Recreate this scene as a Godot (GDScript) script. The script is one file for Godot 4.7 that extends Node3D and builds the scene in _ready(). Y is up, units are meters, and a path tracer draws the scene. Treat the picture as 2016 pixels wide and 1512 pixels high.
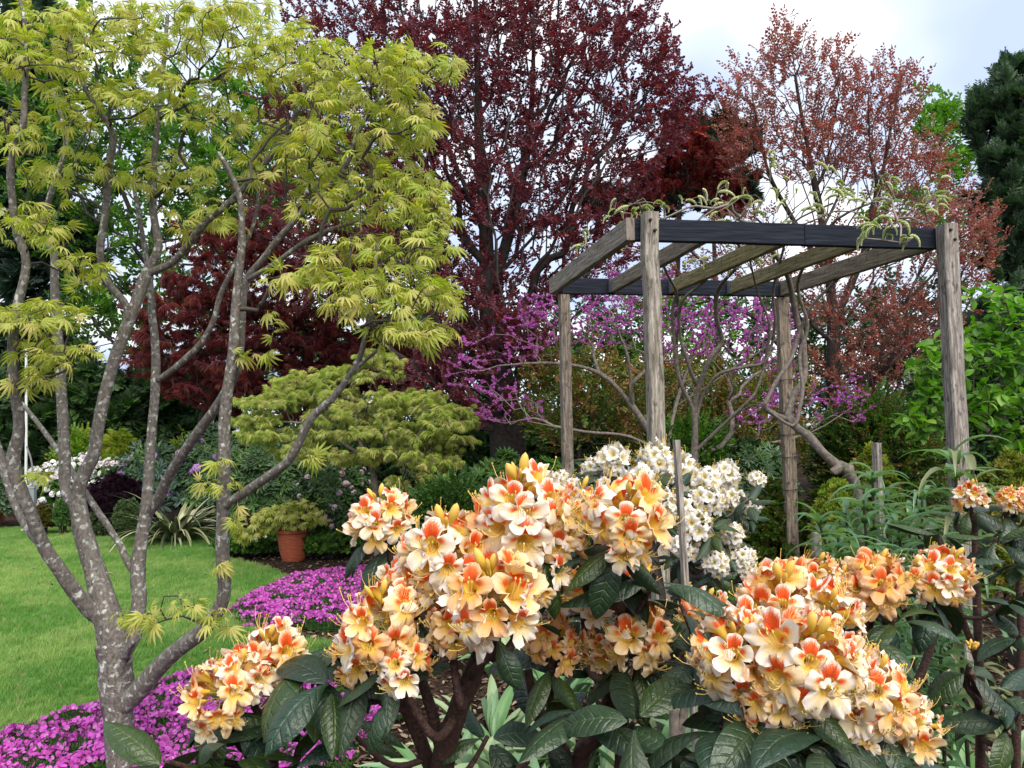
extends Node3D
# A spring garden: orange rhododendrons in front, a many-stemmed maple beside the lawn, a pergola with a vine, trees behind.

const F := 1500.0
const CX := 1008.0
const CY := 756.0
var cam: Camera3D
var taken := {}
var M := {}
var SH := {}

# ---------------------------------------------------------------- mesh builder
class MB:
	var v := PackedVector3Array()
	var n := PackedVector3Array()
	var uv := PackedVector2Array()
	var c := PackedColorArray()
	var idx := PackedInt32Array()
	var smooth := true
	func vert(p: Vector3, nn: Vector3, t: Vector2, col: Color) -> int:
		v.append(p); n.append(nn); uv.append(t); c.append(col)
		return v.size() - 1
	func tri(a: int, b: int, d: int) -> void:
		var g := (v[d] - v[a]).cross(v[b] - v[a])
		if smooth and g.dot(n[a] + n[b] + n[d]) < 0.0:
			idx.append(a); idx.append(d); idx.append(b)
		else:
			idx.append(a); idx.append(b); idx.append(d)
	func quad(a: int, b: int, d: int, e: int) -> void:
		tri(a, b, d)
		tri(a, d, e)
	func flat(p: Array, col: Color) -> void:   # fan polygon for flat-shaded meshes
		var s := v.size()
		for q in p:
			v.append(q); n.append(Vector3.UP); uv.append(Vector2(q.x, q.y)); c.append(col)
		for k in range(1, p.size() - 1):
			idx.append(s); idx.append(s + k); idx.append(s + k + 1)
	func tube(pts: PackedVector3Array, rad: PackedFloat32Array, sides: int, col: Color, cap := true, wob := 0.0) -> void:
		var m := pts.size()
		if m < 2:
			return
		var side := Vector3.ZERO
		var start := v.size()
		var along := 0.0
		for i in m:
			var d := (pts[mini(i + 1, m - 1)] - pts[maxi(i - 1, 0)]).normalized()
			if side == Vector3.ZERO:
				side = d.cross(Vector3(0.31, 0.17, 0.93)).normalized()
			side = (side - d * side.dot(d)).normalized()
			var other := d.cross(side)
			if i > 0:
				along += pts[i].distance_to(pts[i - 1])
			for k in sides + 1:
				var a := TAU * (k % sides) / sides
				var o := side * cos(a) + other * sin(a)
				var r := rad[i] * (1.0 + wob * sin(3.0 * a + i * 1.7) + wob * 0.7 * sin(2.0 * a - i * 0.9))
				vert(pts[i] + o * r, o, Vector2(float(k) / sides, along), col)
		for i in m - 1:
			for k in sides:
				var a := start + i * (sides + 1) + k
				quad(a, a + 1, a + sides + 2, a + sides + 1)
		if cap:
			for e in [0, m - 1]:
				var d: Vector3 = (pts[1] - pts[0]).normalized() * -1.0 if e == 0 else (pts[m - 1] - pts[m - 2]).normalized()
				var mid := vert(pts[e] + d * rad[e] * 0.35, d, Vector2(0.5, 0), col)
				for k in sides:
					tri(mid, start + e * (sides + 1) + k, start + e * (sides + 1) + k + 1)
	func lathe(profile: Array, sides: int, col: Color, at := Vector3.ZERO) -> void:
		var start := v.size()
		for i in profile.size():
			var a: Vector2 = profile[maxi(i - 1, 0)]
			var b: Vector2 = profile[mini(i + 1, profile.size() - 1)]
			var t := (b - a).normalized()
			for k in sides + 1:
				var th := TAU * (k % sides) / sides
				var nn := Vector3(t.y * cos(th), -t.x, t.y * sin(th)).normalized()
				vert(at + Vector3(profile[i].x * cos(th), profile[i].y, profile[i].x * sin(th)), nn, Vector2(float(k) / sides, profile[i].y), col)
		for i in profile.size() - 1:
			for k in sides:
				var q := start + i * (sides + 1) + k
				quad(q, q + 1, q + sides + 2, q + sides + 1)
	func add_sheet(grid: Array, nu: int, nv: int, col: Color, uvs: Array) -> void:   # (nu+1)*(nv+1) points, rows along v
		var start := v.size()
		for j in nv + 1:
			for i in nu + 1:
				var p: Vector3 = grid[j * (nu + 1) + i]
				var du: Vector3 = grid[j * (nu + 1) + mini(i + 1, nu)] - grid[j * (nu + 1) + maxi(i - 1, 0)]
				var dv: Vector3 = grid[mini(j + 1, nv) * (nu + 1) + i] - grid[maxi(j - 1, 0) * (nu + 1) + i]
				var nn := du.cross(dv)
				if nn.length_squared() < 1e-14:
					var jj := clampi(j, 1, nv - 1)
					var ii := clampi(i, 1, nu - 1)
					nn = (grid[jj * (nu + 1) + ii + 1] - grid[jj * (nu + 1) + ii - 1]).cross(grid[(jj + 1) * (nu + 1) + ii] - grid[(jj - 1) * (nu + 1) + ii])
				vert(p, nn.normalized(), uvs[j * (nu + 1) + i], col)
		for j in nv:
			for i in nu:
				var a := start + j * (nu + 1) + i
				quad(a, a + 1, a + nu + 2, a + nu + 1)
	func commit(onto: ArrayMesh = null) -> ArrayMesh:
		var m := onto if onto else ArrayMesh.new()
		var a := []
		a.resize(Mesh.ARRAY_MAX)
		a[Mesh.ARRAY_VERTEX] = v
		if smooth:
			a[Mesh.ARRAY_NORMAL] = n
		a[Mesh.ARRAY_TEX_UV] = uv
		a[Mesh.ARRAY_COLOR] = c
		a[Mesh.ARRAY_INDEX] = idx
		m.add_surface_from_arrays(Mesh.PRIMITIVE_TRIANGLES, a)
		return m

# ---------------------------------------------------------------- small helpers
func at(px: float, py: float, depth: float) -> Vector3:
	return cam.transform * Vector3((px - CX) / F * depth, (CY - py) / F * depth, -depth)

func on_ground(px: float, py: float) -> Vector3:
	var d := at(px, py, 1.0) - cam.position
	return cam.position + d * (cam.position.y / -d.y)

func rng(s: int) -> RandomNumberGenerator:
	var r := RandomNumberGenerator.new()
	r.seed = s
	return r

func rdir(r: RandomNumberGenerator) -> Vector3:
	var z := r.randf_range(-1, 1)
	var a := r.randf() * TAU
	return Vector3(cos(a) * sqrt(1 - z * z), z, sin(a) * sqrt(1 - z * z))

func numbered(called: String) -> String:
	taken[called] = taken.get(called, -1) + 1
	return called if taken[called] == 0 else "%s_%03d" % [called, taken[called]]

func tag(o: Node, label: String, category: String, group := "", kind := "") -> Node:
	if label: o.set_meta("label", label)
	if category: o.set_meta("category", category)
	if group: o.set_meta("group", group)
	if kind: o.set_meta("kind", kind)
	return o

func thing(called: String, label: String, category: String, pos: Vector3, group := "") -> Node3D:
	var o := Node3D.new()
	o.name = numbered(called)
	o.position = pos
	add_child(o)
	tag(o, label, category, group)
	return o

func part(parent: Node3D, called: String, mesh: Mesh, mat: Material, local := false) -> MeshInstance3D:
	var o := MeshInstance3D.new()
	o.name = called
	o.mesh = mesh
	if mat:
		o.material_override = mat
	parent.add_child(o, true)
	if not local and parent != self:
		o.position = -parent.position
	return o

func many(parent: Node3D, called: String, mesh: Mesh, mat: Material, xf: Array, cols: PackedColorArray, kind := "") -> MultiMeshInstance3D:
	var mm := MultiMesh.new()
	mm.transform_format = MultiMesh.TRANSFORM_3D
	mm.use_colors = true
	mm.mesh = mesh
	mm.instance_count = xf.size()
	var b := PackedFloat32Array()
	b.resize(xf.size() * 16)
	var k := 0
	for i in xf.size():
		var t: Transform3D = xf[i]
		var x := t.basis.x
		var y := t.basis.y
		var z := t.basis.z
		var o := t.origin
		var col := cols[i]
		b[k] = x.x; b[k + 1] = y.x; b[k + 2] = z.x; b[k + 3] = o.x
		b[k + 4] = x.y; b[k + 5] = y.y; b[k + 6] = z.y; b[k + 7] = o.y
		b[k + 8] = x.z; b[k + 9] = y.z; b[k + 10] = z.z; b[k + 11] = o.z
		b[k + 12] = col.r; b[k + 13] = col.g; b[k + 14] = col.b; b[k + 15] = 1.0
		k += 16
	mm.buffer = b
	var n := MultiMeshInstance3D.new()
	n.name = called
	n.multimesh = mm
	n.material_override = mat
	parent.add_child(n, true)
	if parent != self:
		n.position = -parent.position
	if parent != self:
		n.set_meta("kind", kind if kind else "stuff")
	return n

func pick(r: RandomNumberGenerator, pal: Array) -> Color:
	var a: Color = pal[r.randi() % pal.size()]
	var b: Color = pal[r.randi() % pal.size()]
	var c := a.lerp(b, r.randf())
	var k := r.randf_range(0.82, 1.18)
	return Color(c.r * k, c.g * k, c.b * k)

func colours(r: RandomNumberGenerator, pal: Array, n: int) -> PackedColorArray:
	var out := PackedColorArray()
	out.resize(n)
	for i in n:
		out[i] = pick(r, pal)
	return out

# y of the basis runs along dir, z is as near to up as it can be, rolled at random
func orient(dir: Vector3, r: RandomNumberGenerator, roll: float, s: float) -> Basis:
	var y := dir.normalized()
	var z := Vector3.UP - y * y.y
	if z.length() < 0.05:
		z = Vector3.BACK - y * y.z
	z = z.normalized().rotated(y, r.randfn(0, 1) * roll)
	return Basis(y.cross(z), y, z) * s if s > 0 else Basis(y.cross(z), y, z)

func smoothline(p: Array, per := 4) -> PackedVector3Array:
	var out := PackedVector3Array()
	for i in p.size() - 1:
		var a: Vector3 = p[maxi(i - 1, 0)]
		var b: Vector3 = p[i]
		var c: Vector3 = p[i + 1]
		var d: Vector3 = p[mini(i + 2, p.size() - 1)]
		for k in per:
			out.append(b.cubic_interpolate(c, a, d, float(k) / per))
	out.append(p[p.size() - 1])
	return out

# ---------------------------------------------------------------- materials
func noise_tex(freq: float, seed_: int, ramp: Array, size := 512, octaves := 4, as_normal := false, bump := 4.0) -> NoiseTexture2D:
	var nz := FastNoiseLite.new()
	nz.noise_type = FastNoiseLite.TYPE_SIMPLEX_SMOOTH
	nz.seed = seed_
	nz.frequency = freq
	nz.fractal_octaves = octaves
	var t := NoiseTexture2D.new()
	t.width = size
	t.height = size
	t.seamless = true
	t.noise = nz
	if as_normal:
		t.as_normal_map = true
		t.bump_strength = bump
	elif ramp.size():
		var g := Gradient.new()
		var off := PackedFloat32Array()
		var col := PackedColorArray()
		for q in ramp:
			off.append(q[0])
			col.append(q[1])
		g.offsets = off
		g.colors = col
		t.color_ramp = g
	return t

func lin(r: float, g: float, b: float) -> Color:
	return Color(r, g, b).linear_to_srgb()

func mat(called: String, rough := 0.8, tint := Color.WHITE, vcol := true) -> StandardMaterial3D:
	var m := StandardMaterial3D.new()
	m.resource_name = called
	m.roughness = rough
	m.albedo_color = tint
	m.vertex_color_use_as_albedo = vcol
	m.cull_mode = BaseMaterial3D.CULL_DISABLED
	M[called] = m
	return m

func leafmat(called: String, rough: float, back: Color) -> StandardMaterial3D:
	var m := mat(called, rough)
	m.backlight_enabled = true
	m.backlight = back
	m.metallic_specular = 0.4
	return m

func tri_planar(m: StandardMaterial3D, s: float) -> void:
	m.uv1_triplanar = true
	m.uv1_world_triplanar = true
	m.uv1_scale = Vector3(s, s, s)

func make_materials() -> void:
	leafmat("maple_leaf", 0.5, Color(0.95, 1.0, 0.55))
	leafmat("red_leaf", 0.4, Color(1.0, 0.62, 0.55))
	leafmat("green_leaf", 0.45, Color(0.8, 0.95, 0.4))
	leafmat("evergreen", 0.4, Color(0.55, 0.7, 0.4))
	leafmat("petal", 0.6, Color(0.7, 0.6, 0.7))
	leafmat("grass", 0.5, Color(0.75, 0.9, 0.35))
	mat("twig", 0.85)
	# soil with bark mulch
	var s := mat("soil", 0.95, Color.WHITE, false)
	s.albedo_texture = noise_tex(0.03, 3, [[0.0, lin(0.018, 0.012, 0.009)], [0.45, lin(0.05, 0.034, 0.024)], [0.62, lin(0.09, 0.06, 0.042)], [1.0, lin(0.17, 0.12, 0.085)]])
	s.normal_enabled = true
	s.normal_texture = noise_tex(0.05, 4, [], 512, 5, true, 8.0)
	tri_planar(s, 1.1)
	s.detail_enabled = true
	s.detail_blend_mode = BaseMaterial3D.BLEND_MODE_MUL
	s.detail_uv_layer = BaseMaterial3D.DETAIL_UV_2
	s.uv2_triplanar = true
	s.uv2_world_triplanar = true
	s.uv2_scale = Vector3(0.23, 0.23, 0.23)
	s.detail_albedo = noise_tex(0.02, 9, [[0.0, Color(0.55, 0.55, 0.55)], [1.0, Color(1, 1, 1)]], 256)
	s.metallic_specular = 0.1
	# lawn sheet under the blades
	var l := mat("lawn", 0.9, Color.WHITE, false)
	l.albedo_texture = noise_tex(0.02, 5, [[0.0, lin(0.06, 0.13, 0.02)], [0.5, lin(0.10, 0.22, 0.03)], [1.0, lin(0.19, 0.32, 0.06)]])
	tri_planar(l, 0.6)
	# grey maple bark with pale lichen
	var b := mat("maple_bark", 0.85, Color.WHITE, false)
	b.albedo_texture = noise_tex(0.035, 11, [[0.0, lin(0.055, 0.047, 0.041)], [0.4, lin(0.11, 0.097, 0.085)], [0.7, lin(0.17, 0.153, 0.135)], [1.0, lin(0.25, 0.23, 0.205)]])
	b.normal_enabled = true
	b.normal_texture = noise_tex(0.05, 12, [], 512, 4, true, 5.0)
	b.normal_scale = 0.7
	b.uv1_triplanar = true
	b.uv1_world_triplanar = true
	b.uv1_scale = Vector3(3.4, 1.6, 3.4)
	b.detail_enabled = true
	b.detail_blend_mode = BaseMaterial3D.BLEND_MODE_MIX
	b.detail_uv_layer = BaseMaterial3D.DETAIL_UV_2
	b.uv2_triplanar = true
	b.uv2_world_triplanar = true
	b.uv2_scale = Vector3(1.7, 1.5, 1.7)
	b.detail_albedo = noise_tex(0.028, 15, [[0.0, Color(0.62, 0.64, 0.62, 0)], [0.68, Color(0.66, 0.68, 0.65, 0)], [0.70, Color(0.74, 0.76, 0.73, 0.9)], [1.0, Color(0.84, 0.85, 0.82, 1)]], 512, 3)
	# weathered timber; u across the grain, v along it in metres
	var w := mat("weathered_wood", 0.85, Color.WHITE, true)
	w.albedo_texture = noise_tex(0.02, 21, [[0.0, lin(0.10, 0.085, 0.07)], [0.4, lin(0.20, 0.175, 0.15)], [0.7, lin(0.30, 0.275, 0.25)], [1.0, lin(0.40, 0.375, 0.34)]], 512, 5)
	w.uv1_scale = Vector3(5.0, 0.35, 1)
	w.normal_enabled = true
	w.normal_texture = noise_tex(0.03, 22, [], 512, 4, true, 5.0)
	w.detail_enabled = true
	w.detail_blend_mode = BaseMaterial3D.BLEND_MODE_MIX
	w.detail_uv_layer = BaseMaterial3D.DETAIL_UV_2
	w.uv2_triplanar = true
	w.uv2_world_triplanar = true
	w.uv2_scale = Vector3(2.2, 0.9, 2.2)
	w.detail_albedo = noise_tex(0.018, 24, [[0.0, Color(0.2, 0.17, 0.14, 0.0)], [0.66, Color(0.2, 0.17, 0.14, 0.0)], [0.74, Color(0.18, 0.16, 0.13, 0.6)], [1.0, Color(0.14, 0.12, 0.1, 0.85)]], 512, 4)
	var f := mat("navy_stain", 0.7, Color.WHITE, true)
	f.albedo_texture = noise_tex(0.02, 31, [[0.0, lin(0.005, 0.007, 0.013)], [0.6, lin(0.010, 0.014, 0.025)], [1.0, lin(0.02, 0.026, 0.042)]], 512, 5)
	f.metallic_specular = 0.3
	f.uv1_scale = Vector3(4.0, 0.3, 1)
	f.normal_enabled = true
	f.normal_texture = noise_tex(0.03, 32, [], 256, 4, true, 3.0)
	var k := mat("dark_bark", 0.9, Color.WHITE, false)
	k.albedo_texture = noise_tex(0.04, 41, [[0.0, lin(0.012, 0.010, 0.009)], [0.5, lin(0.035, 0.029, 0.025)], [1.0, lin(0.075, 0.062, 0.052)]], 256)
	tri_planar(k, 1.5)
	var g := mat("grey_bark", 0.85, Color.WHITE, false)
	g.albedo_texture = noise_tex(0.04, 43, [[0.0, lin(0.06, 0.05, 0.043)], [0.5, lin(0.15, 0.125, 0.105)], [1.0, lin(0.27, 0.235, 0.20)]], 256)
	tri_planar(g, 2.5)
	var rb := mat("red_brown_bark", 0.75, Color.WHITE, false)
	rb.albedo_texture = noise_tex(0.04, 45, [[0.0, lin(0.018, 0.009, 0.007)], [0.5, lin(0.05, 0.022, 0.016)], [1.0, lin(0.12, 0.062, 0.048)]], 256)
	rb.normal_enabled = true
	rb.normal_texture = noise_tex(0.06, 46, [], 256, 3, true, 5.0)
	tri_planar(rb, 7.0)
	var t := mat("terracotta", 0.7, Color.WHITE, false)
	t.albedo_texture = noise_tex(0.02, 51, [[0.0, lin(0.25, 0.05, 0.025)], [0.5, lin(0.36, 0.08, 0.036)], [1.0, lin(0.45, 0.13, 0.065)]], 256)
	t.uv1_triplanar = true
	t.uv1_scale = Vector3(2.0, 9.0, 2.0)
	mat("metal_grey", 0.5)
	mat("plain", 0.7)
	# rhododendron leaf: midrib, side veins, puckered between
	var im := Image.create(128, 256, false, Image.FORMAT_RGB8)
	var hm := Image.create(128, 256, false, Image.FORMAT_RGBA8)
	var nz := FastNoiseLite.new()
	nz.frequency = 0.03
	nz.seed = 8
	for y in 256:
		for x in 128:
			var u := absf(x - 63.5) / 64.0
			var vv := y / 256.0
			var side := fposmod((vv - u * 0.13) * 9.0, 1.0)
			var vein := exp(-pow((side - 0.5) * 9.0, 2.0)) * clampf(1.2 - u, 0, 1)
			var rib := exp(-pow(u * 14.0, 2.0))
			var q := nz.get_noise_2d(x, y)
			var q2 := nz.get_noise_2d(x * 4.0, y * 4.0)
			var e := clampf(0.5 + 0.5 * q, 0, 1)
			var col := Color(0.022, 0.052, 0.026).lerp(Color(0.042, 0.085, 0.038), e)
			col = col.lerp(Color(0.07, 0.115, 0.045), rib * 0.7 + vein * 0.25)
			im.set_pixel(x, y, col.linear_to_srgb())
			var hgt := clampf(0.55 - vein * 0.35 - rib * 0.5 + q * 0.22 + q2 * 0.07, 0, 1)
			hm.set_pixel(x, y, Color(hgt, hgt, hgt))
	hm.bump_map_to_normal_map(7.0)
	var rl := mat("rhododendron_leaf", 0.34, Color.WHITE, true)
	rl.albedo_texture = ImageTexture.create_from_image(im)
	rl.normal_enabled = true
	rl.normal_texture = ImageTexture.create_from_image(hm)
	rl.normal_scale = 1.0
	rl.metallic_specular = 0.5
	corolla_material("corolla_fresh", 0, 101)
	corolla_material("corolla_yellow", 1, 102)
	corolla_material("corolla_faded", 2, 103)
	corolla_material("corolla_white", 3, 104)

func corolla_material(called: String, kind: int, sd: int) -> void:
	var W := 384
	var H := 160
	var im := Image.create(W, H, false, Image.FORMAT_RGB8)
	var nz := FastNoiseLite.new()
	nz.seed = sd
	nz.frequency = 0.05
	var rim := Color(0.86, 0.80, 0.71)
	var body := Color(0.83, 0.70, 0.42)
	var throat := Color(0.84, 0.58, 0.07)
	var blotch := Color(0.84, 0.075, 0.008)
	if kind == 1:
		rim = Color(0.82, 0.66, 0.42)
		body = Color(0.84, 0.56, 0.19)
	elif kind == 2:
		rim = Color(0.76, 0.48, 0.27)
		body = Color(0.76, 0.42, 0.13)
		blotch = Color(0.68, 0.09, 0.02)
	elif kind == 3:
		rim = Color(0.80, 0.79, 0.78)
		body = Color(0.79, 0.77, 0.72)
		throat = Color(0.72, 0.70, 0.36)
	for x in W:
		var th := TAU * x / W
		var d := wrapf(th - PI / 2, -PI, PI)
		var lobe := absf(cos(2.5 * (th - PI / 2)))
		for y in H:
			var t := (y + 0.5) / H
			var q := nz.get_noise_2d(x * 1.2, y * 1.2)
			var q2 := nz.get_noise_2d(x * 5.0 + 300.0, y * 2.0)
			var s := clampf((t - 0.36) / 0.64, 0, 1)
			var col := throat.lerp(body, smoothstep(-0.05, 0.34, s + q * 0.15))
			col = col.lerp(rim, smoothstep(0.35, 0.8, s + q * 0.3))
			if kind != 3:
				var pink := smoothstep(0.5, 1.0, s) * smoothstep(0.05, 0.5, q + 0.12)
				col = col.lerp(Color(0.86, 0.48, 0.33), pink * 0.32)
				# flare on the upper lobe, with veins; two smaller ones beside it
				var main := 1.0 - pow(absf(d) / 0.74, 2.0)
				var reach := smoothstep(0.06, 0.18, s) * (1.0 - smoothstep(0.6, 1.05, s + q2 * 0.22 + 0.07 * sin(d * 46.0) + absf(d) * 0.22))
				var f := clampf(main * 2.2, 0, 1) * reach
				var da := absf(d) - 0.98
				var f2 := clampf(1.0 - pow(da / 0.36, 2.0), 0, 1) * smoothstep(0.06, 0.18, s) * (1.0 - smoothstep(0.32, 0.62, s + q2 * 0.15))
				f = maxf(f, f2 * 0.9)
				var vein := 0.5 + 0.5 * sin(d * 46.0 + q * 3.0)
				f *= 0.62 + 0.38 * vein
				col = col.lerp(blotch.lerp(Color(0.86, 0.17, 0.03), clampf(s * 0.8 - 0.1, 0, 1)), clampf(f * 1.35, 0, 1))
				if kind != 0:
					var br := smoothstep(0.26, 0.5, q2 + q * 0.6)
					col = col.lerp(Color(0.42, 0.19, 0.055), br * (0.75 if kind == 2 else 0.35) * smoothstep(0.3, 0.9, s))
				else:
					col = col.lerp(Color(0.6, 0.3, 0.12), smoothstep(0.42, 0.6, q2 + q * 0.4) * 0.5 * s)
			else:
				col = col.lerp(Color(0.75, 0.45, 0.15), smoothstep(0.36, 0.6, q2 + q * 0.5) * 0.4)
				var f3 := clampf(1.0 - pow(d / 0.35, 2.0), 0, 1) * smoothstep(0.1, 0.2, s) * (1.0 - smoothstep(0.3, 0.5, s))
				col = col.lerp(Color(0.6, 0.62, 0.2), f3 * 0.5 * (0.5 + 0.5 * sin(d * 50.0)))
			im.set_pixel(x, y, col.linear_to_srgb())
	var m := leafmat(called, 0.62, Color(0.75, 0.72, 0.66))
	m.albedo_texture = ImageTexture.create_from_image(im)
	m.metallic_specular = 0.3

# ---------------------------------------------------------------- leaf and flower shapes
# blade of a leaf: y along, z up; half width follows a profile
func blade(length: float, half: float, bend: float, roll: float, fold: float, nv: int, nu: int, kind := 0, twist := 0.0, pucker := 0.0, sd := 1, col := Color.WHITE) -> MB:
	var b := MB.new()
	var grid := []
	var uvs := []
	var r := rng(sd)
	var ph := r.randf() * TAU
	for j in nv + 1:
		var t := float(j) / nv
		var wv := 0.0
		match kind:
			0: wv = pow(sin(PI * pow(clampf(t, 0, 1), 0.85)), 0.75)                       # elliptic
			1: wv = (0.55 + 0.45 * sin(PI * minf(t * 1.6, 1.0))) * pow(1.0 - t, 0.5)     # strap
			2: wv = pow(sin(PI * pow(clampf(t, 0, 1), 1.25)), 0.9)                       # widest past the middle
		if j == 0: wv = 0.08 if kind != 1 else 0.6
		if j == nv: wv = 0.02
		var a := bend * t
		var k := bend if absf(bend) > 0.001 else 0.001
		var c := Vector3(0, length * sin(a) / k, length * (cos(a) - 1.0) / k)
		var up := Vector3(0, sin(a), cos(a)).normalized()
		up = Vector3(0, sin(a), cos(a))
		var across := Vector3.RIGHT.rotated(Vector3(0, cos(a), -sin(a)), twist * t)
		var upn := across.cross(Vector3(0, cos(a), -sin(a)))
		for i in nu + 1:
			var u := float(i) / nu * 2.0 - 1.0
			var z := fold * absf(u) * wv * half - roll * u * u * wv * half
			z += pucker * length * sin(t * 17.0 + ph + u * 2.0) * (1.0 - absf(absf(u) - 0.5)) * wv
			grid.append(c + across * u * wv * half + upn * z)
			uvs.append(Vector2(float(i) / nu, t))
	b.add_sheet(grid, nu, nv, col, uvs)
	return b

func palm_leaf(lobes: int, longest: float, width: float, droop: float, detail: bool, col := Color.WHITE, b: MB = null, xf := Transform3D()) -> MB:
	if b == null:
		b = MB.new()
		b.smooth = false
	var spread := 2.75
	for k in lobes:
		var f := float(k) / (lobes - 1) * 2.0 - 1.0
		var a := f * spread * 0.5
		var ln := longest * (1.0 - 0.55 * pow(absf(f), 1.6))
		var d := Vector3(sin(a), cos(a), 0)
		var s := Vector3(cos(a), -sin(a), 0)
		var w := ln * width
		var base := Vector3(0, longest * 0.28, 0)
		var sag := func(t: float) -> Vector3: return base + d * ln * t * (1.0 - 0.12 * t) + Vector3(0, 0, -droop * ln * t * t)
		var p0: Vector3 = xf * base
		var m1: Vector3 = sag.call(0.45)
		var m2: Vector3 = sag.call(0.75)
		var tip: Vector3 = xf * (sag.call(1.0) as Vector3)
		var lift := Vector3(0, 0, -w * 0.45)
		if detail:
			var l1: Vector3 = xf * (m1 + s * w + lift)
			var r1: Vector3 = xf * (m1 - s * w + lift)
			var l2: Vector3 = xf * (m2 + s * w * 0.62 + lift * 0.6)
			var r2: Vector3 = xf * (m2 - s * w * 0.62 + lift * 0.6)
			var c1: Vector3 = xf * m1
			b.flat([p0, l1, c1], col)
			b.flat([p0, c1, r1], col)
			b.flat([c1, l1, l2, tip], col)
			b.flat([c1, tip, r2, r1], col)
		else:
			b.flat([p0, xf * (m1 + s * w + lift), tip], col)
			b.flat([p0, tip, xf * (m1 - s * w + lift)], col)
	var st := longest * 0.012 + 0.0006
	b.flat([xf * Vector3(-st, 0, 0.002), xf * Vector3(st, 0, 0.002), xf * Vector3(st, longest * 0.3, 0), xf * Vector3(-st, longest * 0.3, 0)], col)
	return b

func oval_leaf(b: MB, xf: Transform3D, ln: float, w: float, col: Color) -> void:
	var f := Vector3(0, 0, -w * 0.35)
	var p0 := xf * Vector3.ZERO
	var tip := xf * Vector3(0, ln, -ln * 0.12)
	var m := xf * Vector3(0, ln * 0.5, ln * 0.04)
	b.flat([p0, xf * (Vector3(w * 0.5, ln * 0.3, 0) + f), xf * (Vector3(w * 0.46, ln * 0.68, 0) + f), tip, m], col)
	b.flat([p0, m, tip, xf * (Vector3(-w * 0.46, ln * 0.68, 0) + f), xf * (Vector3(-w * 0.5, ln * 0.3, 0) + f)], col)

func twig_strip(b: MB, ln: float, w: float, col: Color) -> void:
	b.flat([Vector3(-w, 0, 0), Vector3(w, 0, 0), Vector3(0, ln, 0)], col)
	b.flat([Vector3(0, 0, -w), Vector3(0, 0, w), Vector3(0, ln, 0)], col)

# a twig of n leaves that alternate along it
func sprig(n: int, ln: float, leaf: float, w: float, twig: Color, sd: int, wild := 0.35, outward := 1.0) -> ArrayMesh:
	var r := rng(sd)
	var b := MB.new()
	b.smooth = false
	twig_strip(b, ln, leaf * 0.035, twig)
	for k in n:
		var t := (k + 0.6) / n
		var side := 1.0 if k % 2 == 0 else -1.0
		var d := Vector3(side * outward, 0.75 + 0.5 * t, 0).normalized() if k < n - 1 else Vector3.UP
		d = (d + rdir(r) * wild).normalized()
		var xf := Transform3D(orient2(d, Vector3.BACK + rdir(r) * wild * 1.3), Vector3(0, ln * t, 0))
		var sz := leaf * r.randf_range(0.75, 1.15)
		var g := r.randf_range(0.85, 1.15)
		oval_leaf(b, xf, sz, sz * w, Color(g, g, g))
	return b.commit()

func orient2(y: Vector3, up: Vector3) -> Basis:
	var z := up - y * up.dot(y)
	if z.length() < 0.01:
		z = Vector3.RIGHT - y * y.x
	z = z.normalized()
	return Basis(y.cross(z), y, z)

# a whorl of n leaves round a shoot that points along y
func whorl(n: int, leaf: float, w: float, open: float, sd: int, tiers := 1) -> ArrayMesh:
	var r := rng(sd)
	var b := MB.new()
	b.smooth = false
	for q in tiers:
		for k in n:
			var a := TAU * (k + r.randf_range(-0.25, 0.25) + q * 0.5) / n
			var o := open * (1.0 - 0.3 * q) + r.randf_range(-0.25, 0.25)
			var d := Vector3(cos(a) * sin(o), cos(o), sin(a) * sin(o))
			var sz := leaf * r.randf_range(0.7, 1.1)
			var g := r.randf_range(0.8, 1.2)
			oval_leaf(b, Transform3D(orient2(d, Vector3(0, 1.0, 0) - d * 0.2), Vector3(0, leaf * 0.35 * q, 0)), sz, sz * w, Color(g, g, g))
	return b.commit()

# flat fan of narrow scales, as on a conifer's spray
func fan(ln: float, sd: int, n := 9) -> ArrayMesh:
	var r := rng(sd)
	var b := MB.new()
	b.smooth = false
	twig_strip(b, ln, ln * 0.018, Color(0.6, 0.5, 0.4))
	for k in n:
		var t := (k + 0.4) / n
		for s in [-1.0, 1.0]:
			var l: float = ln * (0.55 * (1.0 - t) + 0.14) * r.randf_range(0.8, 1.15)
			var d := (Vector3(s * 0.8, 0.8, r.randf_range(-0.35, 0.2))).normalized()
			var g := r.randf_range(0.75, 1.2)
			oval_leaf(b, Transform3D(orient2(d, Vector3.BACK + rdir(r) * 0.4), Vector3(0, ln * t, 0)), l, l * 0.28, Color(g, g, g))
	return b.commit()

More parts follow.
